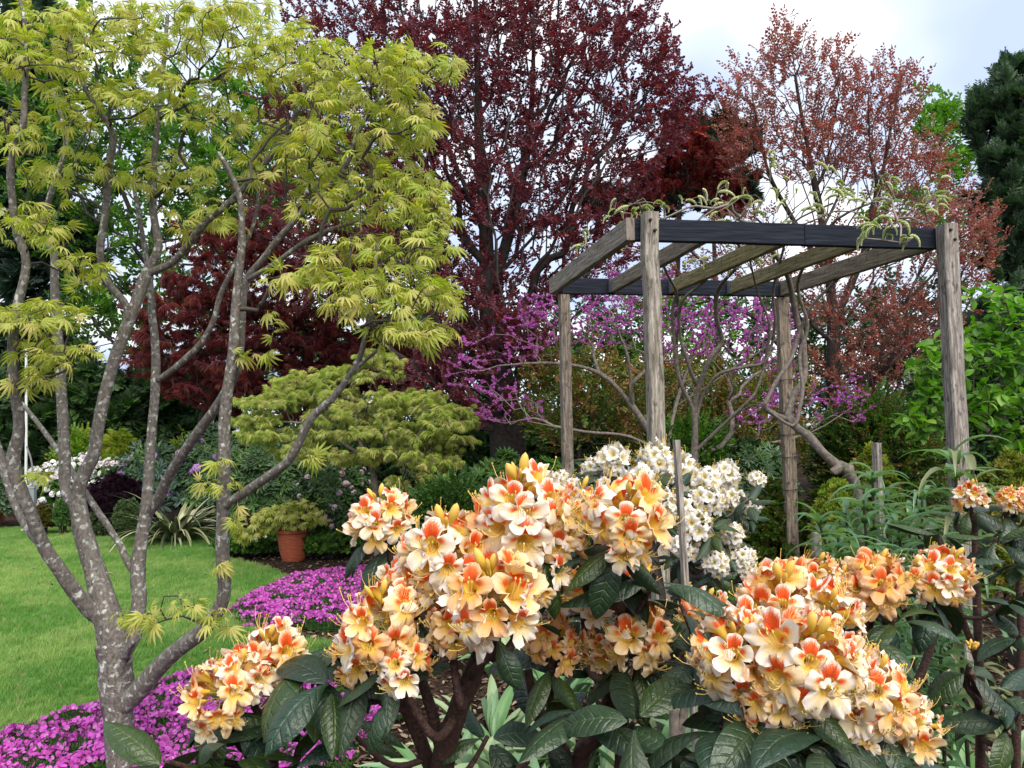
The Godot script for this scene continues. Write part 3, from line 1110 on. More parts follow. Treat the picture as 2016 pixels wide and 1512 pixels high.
func pergola() -> void:
	var r := rng(500)
	var H := 2.70
	var NL := Vector3(0.69, 0, -4.1)
	var u := Vector3(0.981, 0, -0.194)
	var v := Vector3(-0.194, 0, -0.981)
	var wide := 1.9
	var deep := 1.68
	var root := thing("pergola", "weathered timber pergola with dark navy fascia boards over square posts", "pergola", NL)
	var wood: StandardMaterial3D = M["weathered_wood"]
	var up := Vector3.UP
	var FL := NL + v * deep
	var NR := NL + u * wide
	var FR := NR + v * deep
	# posts: the front pair stands proud of the front board, the back pair carries the back board
	part(root, "post", timber(NL + v * -0.078 + u * 0.05, NL + v * -0.078 + u * 0.05 + up * (H + 0.012), 0.078, 0.078, v, r, 0.0045, Color(1.04, 1.0, 0.96)), wood)
	part(root, "post", timber(NR + v * -0.078 + u * -0.02, NR + v * -0.078 + u * -0.02 + up * (H + 0.006), 0.087, 0.087, v + u * 0.12, r, 0.003, Color(0.98, 0.98, 1.02)), wood)
	part(root, "post", timber(FL + v * 0.02 + u * 0.05, FL + v * 0.02 + u * 0.05 + up * (H - 0.125), 0.076, 0.076, v, r, 0.003, Color(0.8, 0.74, 0.68)), wood)
	part(root, "post", timber(FR + v * 0.02 - u * 0.02, FR + v * 0.02 - u * 0.02 + up * (H - 0.125), 0.09, 0.09, v + u * 0.2, r, 0.003, Color(0.85, 0.76, 0.66)), wood)
	var y := H - 0.06
	part(root, "fascia_board", timber(NL + up * y - u * 0.012, NL + u * 1.0 + up * y, 0.045, 0.12, up, r), M["navy_stain"])
	part(root, "fascia_board", timber(NL + u * 1.004 + up * (y - 0.002), NL + u * (wide + 0.09) + up * (y - 0.002), 0.045, 0.12, up, r), M["navy_stain"])
	part(root, "fascia_board", timber(FL + up * y + u * 0.03, FL + u * (wide + 0.02) + up * y, 0.045, 0.12, up, r), M["navy_stain"])
	# side beams and rafters between the two boards
	part(root, "side_beam", timber(NL + up * y - u * 0.036 + v * -0.02, FL + up * y - u * 0.036 + v * 0.03, 0.047, 0.122, up, r, 0.002, Color(0.92, 0.88, 0.84)), wood)
	part(root, "side_beam", timber(NR + up * y - u * 0.04 + v * 0.026, FR + up * y - u * 0.04 - v * 0.026, 0.045, 0.118, up, r, 0.002, Color(0.72, 0.66, 0.52)), wood)
	for k in 3:
		var s := 0.42 + k * 0.49
		var tone: Color = [Color(0.82, 0.75, 0.66), Color(0.86, 0.80, 0.40), Color(0.80, 0.76, 0.42)][k]
		var o := part(root, "rafter", timber(NL + u * s + up * (y - 0.003) + v * 0.026, FL + u * s + up * (y - 0.003) - v * 0.026, 0.042, 0.1, up, r, 0.002, tone), wood)
		if k > 0:
			o.set_meta("label", "rafter gone green and yellow with algae")
		var bk := MB.new()
		for e in 2:
			var c := FL + u * (s + (0.0245 if e else -0.0245)) + up * y - v * 0.052
			part(root, "bracket", timber(c - up * 0.05, c + up * 0.05, 0.003, 0.05, v, r, 0.0, Color(0.12, 0.14, 0.16)), M["metal_grey"])
	for q in [[NL, -0.15, 0.05], [NR, -0.15, -0.02]]:
		for e in 2:
			var c: Vector3 = q[0] + v * -0.124 + u * (q[2] + 0.012 * (e * 2 - 1)) + up * (H - 0.035 - 0.055 * e)
			var bt := MB.new()
			bt.tube(PackedVector3Array([c - v * 0.006, c + v * 0.006]), PackedFloat32Array([0.009, 0.009]), 10, Color(0.03, 0.028, 0.026))
			part(root, "bolt", bt.commit(), M["metal_grey"])
	# wire ties round the back post
	for py in [745, 810, 855, 900, 965]:
		var c := at(1597, py, 5.98)
		c = Vector3(FR.x + v.x * 0.02 - u.x * 0.02, c.y, FR.z + v.z * 0.02 - u.z * 0.02)
		var pts := PackedVector3Array()
		var rr := PackedFloat32Array()
		for k in 17:
			var a := TAU * k / 16.0
			pts.append(c + Vector3(cos(a) * 0.066, sin(a * 2.0) * 0.004, sin(a) * 0.066))
			rr.append(0.0035)
		var w := MB.new()
		w.tube(pts, rr, 5, Color(0.02, 0.018, 0.016), false)
		part(root, "wire_tie", w.commit(), M["metal_grey"])

func foot(px: float, depth: float) -> Vector3:
	var q := at(px, 850, depth)
	return Vector3(q.x, -0.02, q.z)

# ---------------------------------------------------------------- trees behind
const DARK_GREEN := [Color(0.052, 0.095, 0.048), Color(0.07, 0.125, 0.06), Color(0.095, 0.155, 0.08)]
const MID_GREEN := [Color(0.065, 0.145, 0.035), Color(0.10, 0.20, 0.045), Color(0.055, 0.12, 0.04)]
const FRESH_GREEN := [Color(0.14, 0.31, 0.04), Color(0.21, 0.38, 0.055), Color(0.11, 0.25, 0.04)]
const LIME := [Color(0.36, 0.44, 0.05), Color(0.27, 0.40, 0.05), Color(0.44, 0.46, 0.09)]
const BLUE_GREEN := [Color(0.07, 0.115, 0.095), Color(0.09, 0.145, 0.12), Color(0.055, 0.095, 0.075)]

func far_trees() -> void:
	var far := "tall trees closing the garden behind"
	tree("cypress_tree", "tall blue-green cypress with drooping sprays beyond the white blossom", {seed = 601, group = far,
		trunk = [foot(40, 17), at(40, 600, 17), at(45, 300, 17), at(50, 60, 17)],
		blobs = [[40, 700, 150, 110, 17, 1.5, 90], [50, 480, 150, 130, 17, 1.4, 110], [40, 260, 130, 140, 17, 1.2, 90], [50, 90, 90, 110, 17, 1.0, 50]],
		bias = 0.7, step = 0.5, bow = -0.12, tip = 0.008, leaf = SH.fan_long, leafmat = "evergreen", pal = BLUE_GREEN, most = 3.0, per = 4.0, size = 1.35, dirup = -0.5, wild = 0.6})
	tree("green_beech_tree", "airy tree with fresh bright green leaves behind the spotted maple stems", {seed = 602, group = far,
		trunk = [foot(280, 15), at(285, 700, 15), at(300, 450, 15)],
		blobs = [[300, 600, 210, 120, 15, 1.6, 150], [340, 420, 230, 120, 15, 1.6, 150], [250, 280, 200, 110, 15, 1.6, 100], [500, 330, 160, 120, 15, 1.5, 70], [120, 360, 120, 140, 15, 1.2, 70], [160, 120, 200, 120, 15, 1.5, 80]],
		dense = 1.35, bias = 0.35, step = 0.5, tip = 0.006, leaf = SH.green_sprig, leafmat = "green_leaf", pal = FRESH_GREEN + MID_GREEN, most = 2.0, per = 3.0, size = 1.2})
	tree("yew_tree", "broad dark green yew above the white blossom hedge", {seed = 603, group = far, category = "tree",
		trunk = [foot(210, 15.5), at(215, 850, 15.5), at(220, 740, 15.5)],
		blobs = [[180, 810, 190, 90, 15.2, 1.2, 200], [330, 800, 150, 100, 15.2, 1.2, 160], [60, 800, 110, 110, 15.2, 1.2, 100], [200, 880, 260, 50, 15, 0.8, 150]],
		bias = 0.5, step = 0.45, tip = 0.006, leaf = SH.fan, leafmat = "evergreen", pal = DARK_GREEN + MID_GREEN, most = 3.0, per = 5.0, size = 1.6, dirup = -0.1, wild = 0.8})
	tree("cypress_tree", "dense dark cypress standing behind the pergola's right-angled corner and magnolia", {seed = 604, group = far,
		trunk = [foot(2010, 13), at(2010, 500, 13), at(2000, 250, 13), at(2000, 130, 13)],
		blobs = [[2020, 640, 130, 150, 13, 1.2, 150], [2020, 430, 120, 130, 13, 1.2, 160], [2020, 280, 105, 110, 13, 1.0, 130], [1990, 185, 50, 70, 13, 0.6, 40], [2080, 200, 90, 100, 13, 0.9, 50], [1925, 225, 16, 60, 13, 0.3, 14]],
		bias = 0.7, step = 0.4, bow = 0.05, tip = 0.006, leaf = SH.fan, leafmat = "evergreen", pal = [Color(0.09, 0.15, 0.08), Color(0.12, 0.19, 0.12), Color(0.07, 0.12, 0.08)], most = 3.0, per = 6.0, size = 1.35, dirup = 0.35, wild = 0.7})
	tree("ash_tree", "bright green tree top showing between copper tree and cypress", {seed = 605, group = far,
		trunk = [foot(1850, 20), at(1850, 600, 20), at(1850, 260, 20)],
		blobs = [[1850, 235, 55, 65, 20, 1.0, 60], [1880, 320, 50, 50, 20, 1.0, 40], [1820, 420, 120, 120, 20, 1.4, 70]],
		bias = 0.4, step = 0.5, tip = 0.006, leaf = SH.green_sprig, leafmat = "green_leaf", pal = FRESH_GREEN, most = 2.0, per = 2.5, size = 1.5})
	tree("pine_tree", "dark grey-green pine standing behind the small crimson maple", {seed = 606, group = far,
		trunk = [foot(1415, 17), at(1410, 600, 17), at(1400, 330, 17)],
		blobs = [[1420, 275, 75, 50, 17, 1.0, 70], [1390, 370, 120, 50, 17, 1.0, 80], [1230, 400, 90, 40, 17, 1.0, 50]],
		bias = 0.4, step = 0.45, tip = 0.006, leaf = SH.fan, leafmat = "evergreen", pal = [Color(0.03, 0.05, 0.03), Color(0.05, 0.07, 0.045), Color(0.06, 0.06, 0.04)], most = 3.0, per = 4.0, size = 1.7, dirup = 0.1})
	tree("ash_tree", "tall loose green tree far behind the red-brown maple", {seed = 607, group = far,
		trunk = [foot(560, 19), at(560, 700, 19), at(550, 450, 19), at(540, 250, 19)],
		blobs = [[520, 420, 200, 120, 19, 1.6, 130], [640, 280, 160, 130, 19, 1.6, 110], [450, 240, 160, 120, 19, 1.6, 90], [740, 430, 140, 120, 19, 1.5, 90]],
		bias = 0.4, step = 0.5, tip = 0.006, leaf = SH.green_sprig, leafmat = "green_leaf", pal = MID_GREEN + FRESH_GREEN, most = 2.0, per = 3.0, size = 1.5})
	# wooded bank at the back of the borders
	var bank := [[560, 600, 16, 170, MID_GREEN], [850, 600, 16.5, 190, DARK_GREEN], [1120, 570, 17, 200, MID_GREEN], [1330, 540, 17, 180, FRESH_GREEN], [1560, 560, 17, 190, MID_GREEN], [1800, 540, 16, 190, DARK_GREEN], [2040, 560, 16, 190, DARK_GREEN], [-120, 560, 16, 200, DARK_GREEN], [-430, 540, 16, 220, MID_GREEN], [2330, 560, 15, 220, MID_GREEN]]
	var words := ["green thicket tree behind the low yellow-green lace maple", "dark thicket tree behind the purple tree's trunk", "mid-green thicket tree behind the pink blossoming branches", "dark thicket tree behind the pergola's rafters", "mid-green thicket tree behind the copper tree", "dark thicket tree behind the pergola's outer post", "dark thicket tree beside the dense cypress and magnolia", "dark thicket tree beside the blue-green cypress", "mid-green thicket tree at the lawn's outer end", "mid-green thicket tree beyond the magnolia and cypress"]
	for k in bank.size():
		var q: Array = bank[k]
		tree("thicket_tree", words[k], {seed = 620 + k, group = "thicket closing the garden behind",
			trunk = [foot(q[0], q[2]), at(q[0], 850, q[2]), at(q[0] + 15, q[1] + 120, q[2])],
			blobs = [[q[0], q[1] + 110, q[3] * 0.9, 110, q[2], 1.2, 150], [q[0], q[1] + 230, q[3] * 1.0, 90, q[2], 1.2, 110]],
			bias = 0.4, step = 0.5, tip = 0.006, leaf = SH.green_sprig, leafmat = "evergreen", pal = q[4], most = 3.0, per = 3.0, size = 1.25, wild = 1.0})

func mid_trees() -> void:
	# purple beech with ascending limbs
	var D := 10.0
	tree("purple_beech_tree", "large dark purple-leaved tree with black trunk and fanning limbs behind the lawn", {seed = 701, bark = "dark_bark", rmax = 0.27,
		trunk = [foot(1005, D), at(1000, 880, D), at(985, 760, D), at(965, 600, D), at(955, 430, D), at(945, 300, D), at(940, 120, D), at(935, -60, D)],
		limbs = [[at(965, 590, D), at(1010, 430, D + 0.2), at(1040, 280, D + 0.3), at(1050, 120, D + 0.4), at(1050, -80, D + 0.5)],
			[at(955, 470, D), at(900, 330, D - 0.3), at(840, 180, D - 0.5), at(790, 20, D - 0.6), at(770, -100, D - 0.6)],
			[at(962, 560, D), at(1080, 430, D - 0.4), at(1150, 300, D - 0.6), at(1200, 130, D - 0.8)],
			[at(985, 760, D), at(930, 640, D + 0.6), at(850, 520, D + 0.9), at(740, 420, D + 1.0)],
			[at(990, 850, D), at(930, 840, D - 0.5), at(870, 800, D - 0.7)],
			[at(960, 500, D), at(960, 330, D + 0.9), at(1000, 120, D + 1.2)]],
		blobs = [[700, 60, 150, 120, D, 1.3, 120], [900, 70, 170, 130, D, 1.8, 150], [1080, 80, 160, 140, D, 1.8, 160], [1230, 110, 110, 130, D, 1.2, 90], [900, 270, 150, 130, D, 1.5, 110], [1080, 280, 170, 120, D, 1.6, 130], [1250, 240, 100, 90, D, 1.2, 60], [930, 420, 120, 90, D, 1.3, 80], [1100, 430, 140, 80, D, 1.4, 90], [900, 560, 110, 90, D, 1.2, 80], [1010, 600, 110, 110, D, 1.3, 80], [890, 700, 110, 70, D + 0.3, 1.0, 60], [850, -130, 260, 120, D, 1.6, 90], [1100, -130, 240, 120, D, 1.6, 90], [1310, 140, 60, 60, D, 0.7, 22], [640, 220, 140, 110, D + 0.6, 1.2, 70], [740, 330, 130, 110, D + 0.6, 1.2, 60], [590, 380, 130, 110, D + 0.8, 1.2, 60], [760, 520, 130, 90, D + 0.6, 1.0, 60], [640, 560, 120, 80, D + 0.8, 1.0, 40], [1330, 200, 80, 60, D, 0.7, 26], [820, 190, 110, 120, D, 1.2, 70], [830, 340, 110, 100, D, 1.2, 60], [800, 460, 110, 90, D, 1.1, 60], [940, 660, 110, 90, D - 0.4, 0.9, 70], [860, 750, 100, 60, D - 0.2, 0.9, 50], [1030, 690, 80, 80, D - 0.4, 0.8, 45], [930, 790, 90, 45, D - 0.5, 0.7, 36], [1180, 480, 100, 60, D, 1.0, 40], [1210, 370, 110, 80, D, 1.0, 44], [1120, 560, 90, 60, D, 0.9, 36]],
		bias = 0.55, step = 0.32, bow = -0.1, dense = 1.95, tip = 0.0036, power = 0.56, limit = 0.026, twig_col = Color(0.04, 0.03, 0.03),
		leaf = SH.fine, leafmat = "red_leaf", pal = [Color(0.15, 0.045, 0.065), Color(0.20, 0.055, 0.08), Color(0.26, 0.07, 0.085), Color(0.18, 0.07, 0.105)], most = 3.0, per = 1.4, dirup = 0.1, wild = 0.7, size = 1.0})
	tree("red_maple_tree", "spreading red-brown Japanese maple with low drooping boughs behind the pale stems", {seed = 702, bark = "dark_bark", rmax = 0.15,
		trunk = [foot(380, 12.5), at(395, 840, 12.5), at(440, 760, 12.5), at(520, 680, 12.5), at(600, 600, 12.5)],
		limbs = [[at(440, 760, 12.5), at(400, 660, 12.3), at(350, 580, 12.2)], [at(520, 680, 12.5), at(640, 680, 12.3), at(760, 640, 12.2)]],
		blobs = [[380, 610, 130, 90, 12.3, 0.9, 110], [430, 720, 130, 90, 12.2, 0.9, 130], [560, 560, 160, 90, 12.4, 1.0, 120], [640, 680, 190, 90, 12.2, 1.0, 180], [740, 720, 110, 70, 12.2, 0.8, 80], [560, 760, 150, 60, 12.3, 0.8, 90], [300, 690, 70, 50, 12.2, 0.6, 30], [480, 480, 150, 70, 12.4, 1.0, 70], [690, 500, 130, 80, 12.4, 1.0, 70], [560, 650, 140, 60, 12.2, 0.8, 50]],
		bias = 0.35, step = 0.28, bow = 0.02, tip = 0.0035, twig_col = Color(0.04, 0.028, 0.025), limit = 0.022,
		leaf = SH.lace, leafmat = "red_leaf", pal = [Color(0.15, 0.04, 0.05), Color(0.24, 0.06, 0.065), Color(0.27, 0.10, 0.08), Color(0.17, 0.055, 0.065)], most = 3.0, per = 1.8, dirup = -0.35, wild = 0.7, size = 1.45})
	# copper beech at the back of the pergola
	D = 11.0
	tree("copper_beech_tree", "tall copper-leaved tree with upright twiggy top rising over the pergola", {seed = 703, bark = "dark_bark", rmax = 0.15,
		trunk = [foot(1640, D), at(1640, 850, D), at(1640, 640, D), at(1625, 480, D), at(1600, 340, D), at(1570, 180, D), at(1555, 50, D)],
		limbs = [[at(1640, 640, D), at(1700, 500, D), at(1730, 380, D + 0.2), at(1760, 220, D + 0.2), at(1780, 140, D + 0.2)],
			[at(1630, 540, D), at(1560, 430, D), at(1510, 330, D - 0.2), at(1480, 180, D - 0.3)],
			[at(1640, 720, D), at(1720, 640, D - 0.6), at(1820, 540, D - 0.8), at(1880, 460, D - 0.9)],
			[at(1620, 450, D), at(1670, 330, D + 0.4), at(1690, 150, D + 0.5)],
			[at(1640, 780, D), at(1740, 720, D - 0.8), at(1830, 700, D - 1.0)]],
		blobs = [[1550, 110, 55, 95, D, 0.7, 65], [1480, 190, 60, 90, D, 0.8, 60], [1640, 160, 70, 90, D, 0.9, 80], [1740, 190, 70, 90, D, 0.9, 80], [1560, 280, 110, 90, D, 1.1, 130], [1690, 290, 120, 90, D, 1.1, 150], [1470, 300, 60, 60, D, 0.7, 50], [1780, 360, 100, 90, D, 1.0, 90], [1840, 470, 90, 80, D - 0.8, 0.8, 70], [1900, 540, 60, 60, D - 0.8, 0.6, 40], [1700, 480, 150, 70, D, 1.0, 70], [1740, 620, 150, 90, D - 0.6, 0.9, 130], [1720, 740, 150, 80, D - 0.6, 0.9, 130], [1560, 560, 130, 100, D, 1.0, 80], [1420, 520, 120, 70, D + 0.6, 1.0, 60], [1270, 560, 120, 70, D + 0.8, 1.0, 50], [1470, 440, 90, 60, D, 1.0, 30], [1440, 240, 60, 80, D, 0.8, 30], [1830, 300, 60, 70, D, 0.8, 30], [1800, 180, 30, 50, D, 0.5, 14], [1900, 420, 70, 70, D - 0.6, 0.8, 40], [1940, 480, 50, 50, D - 0.8, 0.6, 24], [1820, 640, 110, 80, D - 0.8, 0.8, 50]],
		bias = 0.6, step = 0.32, bow = -0.08, tip = 0.0036, power = 0.5, limit = 0.024, twig_col = Color(0.075, 0.055, 0.05),
		leaf = SH.airy, leafmat = "red_leaf", pal = [Color(0.37, 0.18, 0.155), Color(0.46, 0.27, 0.23), Color(0.29, 0.115, 0.11), Color(0.40, 0.25, 0.16)], dense = 1.7, most = 3.0, per = 1.1, dirup = 0.15, wild = 0.6, size = 0.95})
	tree("crimson_maple_tree", "small crimson-leaved maple between the purple tree and copper tree", {seed = 704, bark = "dark_bark", rmax = 0.1,
		trunk = [foot(1330, 12), at(1330, 700, 12), at(1335, 500, 12), at(1340, 380, 12)],
		blobs = [[1340, 270, 55, 60, 12, 0.7, 60], [1300, 340, 75, 45, 12, 0.7, 70], [1370, 320, 70, 60, 12, 0.7, 60], [1430, 370, 50, 40, 12, 0.6, 30]],
		bias = 0.5, step = 0.3, tip = 0.004, leaf = SH.lace, leafmat = "red_leaf", pal = [Color(0.18, 0.022, 0.028), Color(0.26, 0.038, 0.04), Color(0.28, 0.08, 0.06)], most = 2.0, per = 2.2, dirup = -0.1, size = 1.2})
	# Judas tree: bare grey branches set with magenta blossom
	D = 7.6
	tree("redbud_tree", "redbud with arching grey branches covered in magenta-purple blossom beneath the pergola", {seed = 705, bark = "grey_bark", rmax = 0.07,
		trunk = [foot(1325, D), at(1322, 960, D), at(1310, 900, D)],
		limbs = [[at(1312, 905, D), at(1245, 800, D), at(1180, 735, D), at(1090, 715, D), at(980, 720, D)],
			[at(1312, 905, D), at(1330, 800, D + 0.3), at(1365, 700, D + 0.4), at(1400, 640, D + 0.4)],
			[at(1310, 900, D), at(1240, 860, D - 0.2), at(1150, 850, D - 0.4), at(1040, 830, D - 0.5)],
			[at(1325, 960, D), at(1400, 885, D), at(1500, 875, D), at(1600, 850, D + 0.2), at(1680, 800, D + 0.3)],
			[at(1245, 800, D), at(1235, 700, D - 0.2), at(1200, 620, D - 0.2)],
			[at(1330, 800, D + 0.3), at(1450, 720, D + 0.5), at(1530, 640, D + 0.6)]],
		blobs = [[1060, 640, 80, 70, D, 0.6, 60], [1190, 620, 100, 70, D, 0.7, 80], [1330, 640, 100, 80, D, 0.7, 80], [1450, 650, 100, 80, D, 0.7, 80], [1540, 680, 60, 80, D, 0.6, 40], [950, 720, 90, 80, D, 0.6, 32], [1000, 800, 90, 40, D, 0.5, 26], [1650, 790, 80, 60, D, 0.5, 26], [1500, 800, 80, 50, D, 0.5, 30], [1230, 540, 120, 25, D, 0.6, 20]],
		bias = 0.35, step = 0.2, bow = 0.12, tip = 0.0026, power = 0.5, limit = 0.012, twig_col = Color(0.14, 0.11, 0.10),
		leaf = SH.puff, crown = "blossom", leafmat = "petal", pal = [Color(0.46, 0.10, 0.44), Color(0.56, 0.18, 0.53), Color(0.37, 0.07, 0.32)], dense = 2.1, most = 2.0, per = 2.4, wild = 1.4, size = 0.5, roll = 2.0})
	# bronze and orange young foliage under the redbud
	var bronze := [Color(0.30, 0.17, 0.05), Color(0.20, 0.23, 0.045), Color(0.34, 0.15, 0.07), Color(0.13, 0.20, 0.045), Color(0.12, 0.18, 0.05)]
	for q in [[1140, 700, 9.2, 130, "bronze and orange leaved small tree beside the purple tree's trunk"], [1330, 720, 9.6, 130, "bronze and orange leaved small tree behind the twining stems"], [1500, 740, 9.4, 120, "bronze leaved small tree behind the wire-tied post"]]:
		tree("bronze_maple_tree", q[4], {seed = 710 + int(q[0]), group = "bronze leaved small trees", bark = "dark_bark", rmax = 0.06,
			trunk = [foot(q[0], q[2]), at(q[0], 900, q[2]), at(q[0] + 10, 800, q[2])],
			blobs = [[q[0], q[1] + 40, q[3], 80, q[2], 0.8, 110], [q[0], q[1] + 130, q[3], 70, q[2], 0.8, 100]],
			bias = 0.4, step = 0.25, tip = 0.003, leaf = SH.small_leaf, leafmat = "green_leaf", pal = bronze, most = 3.0, per = 3.0, size = 1.25, twig_col = Color(0.05, 0.035, 0.03)})
	# low lace-leaf maple: layered yellow-green dome
	D = 8.0
	tree("lace_maple_tree", "low dome of layered yellow-green lace-leaf maple behind the orange flowers", {seed = 720, bark = "grey_bark", rmax = 0.07,
		trunk = [foot(742, D), at(738, 950, D), at(720, 900, D), at(700, 850, D)],
		limbs = [[at(722, 905, D), at(620, 840, D), at(540, 830, D)], [at(715, 880, D), at(800, 830, D - 0.2), at(880, 840, D - 0.3)], [at(700, 850, D), at(700, 770, D + 0.3)]],
		blobs = [[730, 705, 60, 9, D + 0.3, 0.3, 26], [700, 735, 100, 9, D + 0.3, 0.4, 40], [620, 745, 80, 9, D + 0.2, 0.4, 34], [600, 775, 110, 9, D + 0.1, 0.5, 44], [530, 790, 70, 9, D, 0.4, 30], [510, 825, 60, 9, D, 0.4, 28], [540, 855, 80, 9, D - 0.1, 0.4, 30], [590, 885, 70, 9, D - 0.1, 0.4, 26], [800, 780, 80, 9, D, 0.5, 36], [840, 805, 90, 9, D - 0.1, 0.5, 40], [870, 830, 80, 9, D - 0.2, 0.5, 36], [720, 790, 110, 9, D, 0.6, 40], [690, 820, 120, 9, D, 0.6, 44], [760, 850, 130, 9, D - 0.2, 0.6, 46], [850, 865, 90, 9, D - 0.2, 0.5, 34], [640, 855, 90, 9, D, 0.5, 32], [780, 890, 120, 9, D - 0.2, 0.6, 40], [860, 910, 80, 9, D - 0.3, 0.4, 30], [680, 900, 90, 9, D - 0.1, 0.5, 28], [840, 945, 90, 9, D - 0.3, 0.4, 30], [830, 985, 100, 12, D - 0.3, 0.4, 34]],
		bias = 0.4, step = 0.18, bow = 0.08, tip = 0.0022, limit = 0.014, twig_col = Color(0.09, 0.075, 0.06),
		leaf = SH.lace, leafmat = "maple_leaf", pal = [Color(0.48, 0.55, 0.16), Color(0.58, 0.60, 0.25), Color(0.38, 0.48, 0.12), Color(0.58, 0.55, 0.25)], most = 3.0, per = 2.6, dirup = -0.12, wild = 0.75, size = 0.72, roll = 0.3})
	# magnolia on the far side of the pergola
	var mg := tree("magnolia_tree", "bushy magnolia with broad fresh green leaves beside the pergola's outer post", {seed = 730, bark = "grey_bark", rmax = 0.06,
		trunk = [foot(1990, 5.6), at(1985, 900, 5.6), at(1975, 780, 5.6), at(1970, 640, 5.6)],
		limbs = [[at(1985, 900, 5.6), at(1900, 800, 5.5), at(1850, 740, 5.4)]],
		blobs = [[1955, 600, 60, 55, 5.6, 0.3, 26], [2010, 660, 80, 80, 5.6, 0.4, 40], [1900, 690, 85, 60, 5.4, 0.4, 44], [1830, 730, 60, 60, 5.3, 0.3, 30], [1990, 770, 80, 70, 5.5, 0.4, 44], [1900, 800, 90, 60, 5.4, 0.4, 44], [1810, 810, 50, 50, 5.3, 0.3, 22], [2000, 880, 60, 50, 5.4, 0.3, 26], [2090, 700, 90, 140, 5.6, 0.4, 50]],
		bias = 0.35, step = 0.16, bow = 0.05, tip = 0.003, limit = 0.014, twig_col = Color(0.07, 0.055, 0.04)})
	var r := rng(731)
	var b1 := blade(0.11, 0.028, 0.5, 0.1, 0.35, 5, 4, 2, 0.0, 0.0, 3)
	SH.broad = b1.commit()
	var leaves := []
	var twig := mg.get_node("twigs") as MeshInstance3D
	var tv: PackedVector3Array = twig.mesh.surface_get_arrays(0)[Mesh.ARRAY_VERTEX]
	var fresh := [leafmat("magnolia_a", 0.4, Color(0.8, 0.95, 0.4)), leafmat("magnolia_b", 0.4, Color(0.8, 0.95, 0.4)), leafmat("magnolia_c", 0.4, Color(0.8, 0.95, 0.4))]
	fresh[0].albedo_color = lin(0.15, 0.33, 0.045)
	fresh[1].albedo_color = lin(0.22, 0.40, 0.06)
	fresh[2].albedo_color = lin(0.10, 0.24, 0.04)
	for k in 1500:
		var c := tv[r.randi() % tv.size()]
		if c.y < 1.0:
			continue
		var d := (rdir(r) + Vector3(0, 0.25, 0.35)).normalized()
		leaves.append(Transform3D(orient(d, r, 0.5, r.randf_range(0.6, 1.15)), c))
	leafy(mg, leaves, SH.broad, fresh, 260, r, [Color(0.15, 0.33, 0.045), Color(0.22, 0.40, 0.06), Color(0.10, 0.24, 0.04)], "green_leaf")

# the leaves that stand nearest the camera one by one, the others as one mass
func leafy(root: Node3D, xf: Array, mesh: Mesh, mats: Array, single: int, r: RandomNumberGenerator, pal: Array, rest_mat: String, called := "leaf") -> void:
	var eye := cam.position
	var front := -cam.basis.z
	var half := 0.70
	var order := []
	for t: Transform3D in xf:
		var q := cam.transform.affine_inverse() * t.origin
		var inside := q.z < 0 and absf(q.x) < -q.z * 0.68 and absf(q.y) < -q.z * 0.51
		order.append([(-q.z if inside else 100.0 - q.z), t])
	order.sort_custom(func(a: Array, b: Array) -> bool: return a[0] < b[0])
	var rest := []
	for i in order.size():
		if i < single:
			var o := MeshInstance3D.new()
			o.name = called
			o.mesh = mesh
			o.material_override = mats[r.randi() % mats.size()]
			root.add_child(o, true)
			var t: Transform3D = order[i][1]
			o.transform = Transform3D(t.basis, t.origin - root.position)
		else:
			rest.append(order[i][1])
	if rest.size():
		many(root, "foliage", mesh, M[rest_mat], rest, colours(r, pal, rest.size()), "stuff")

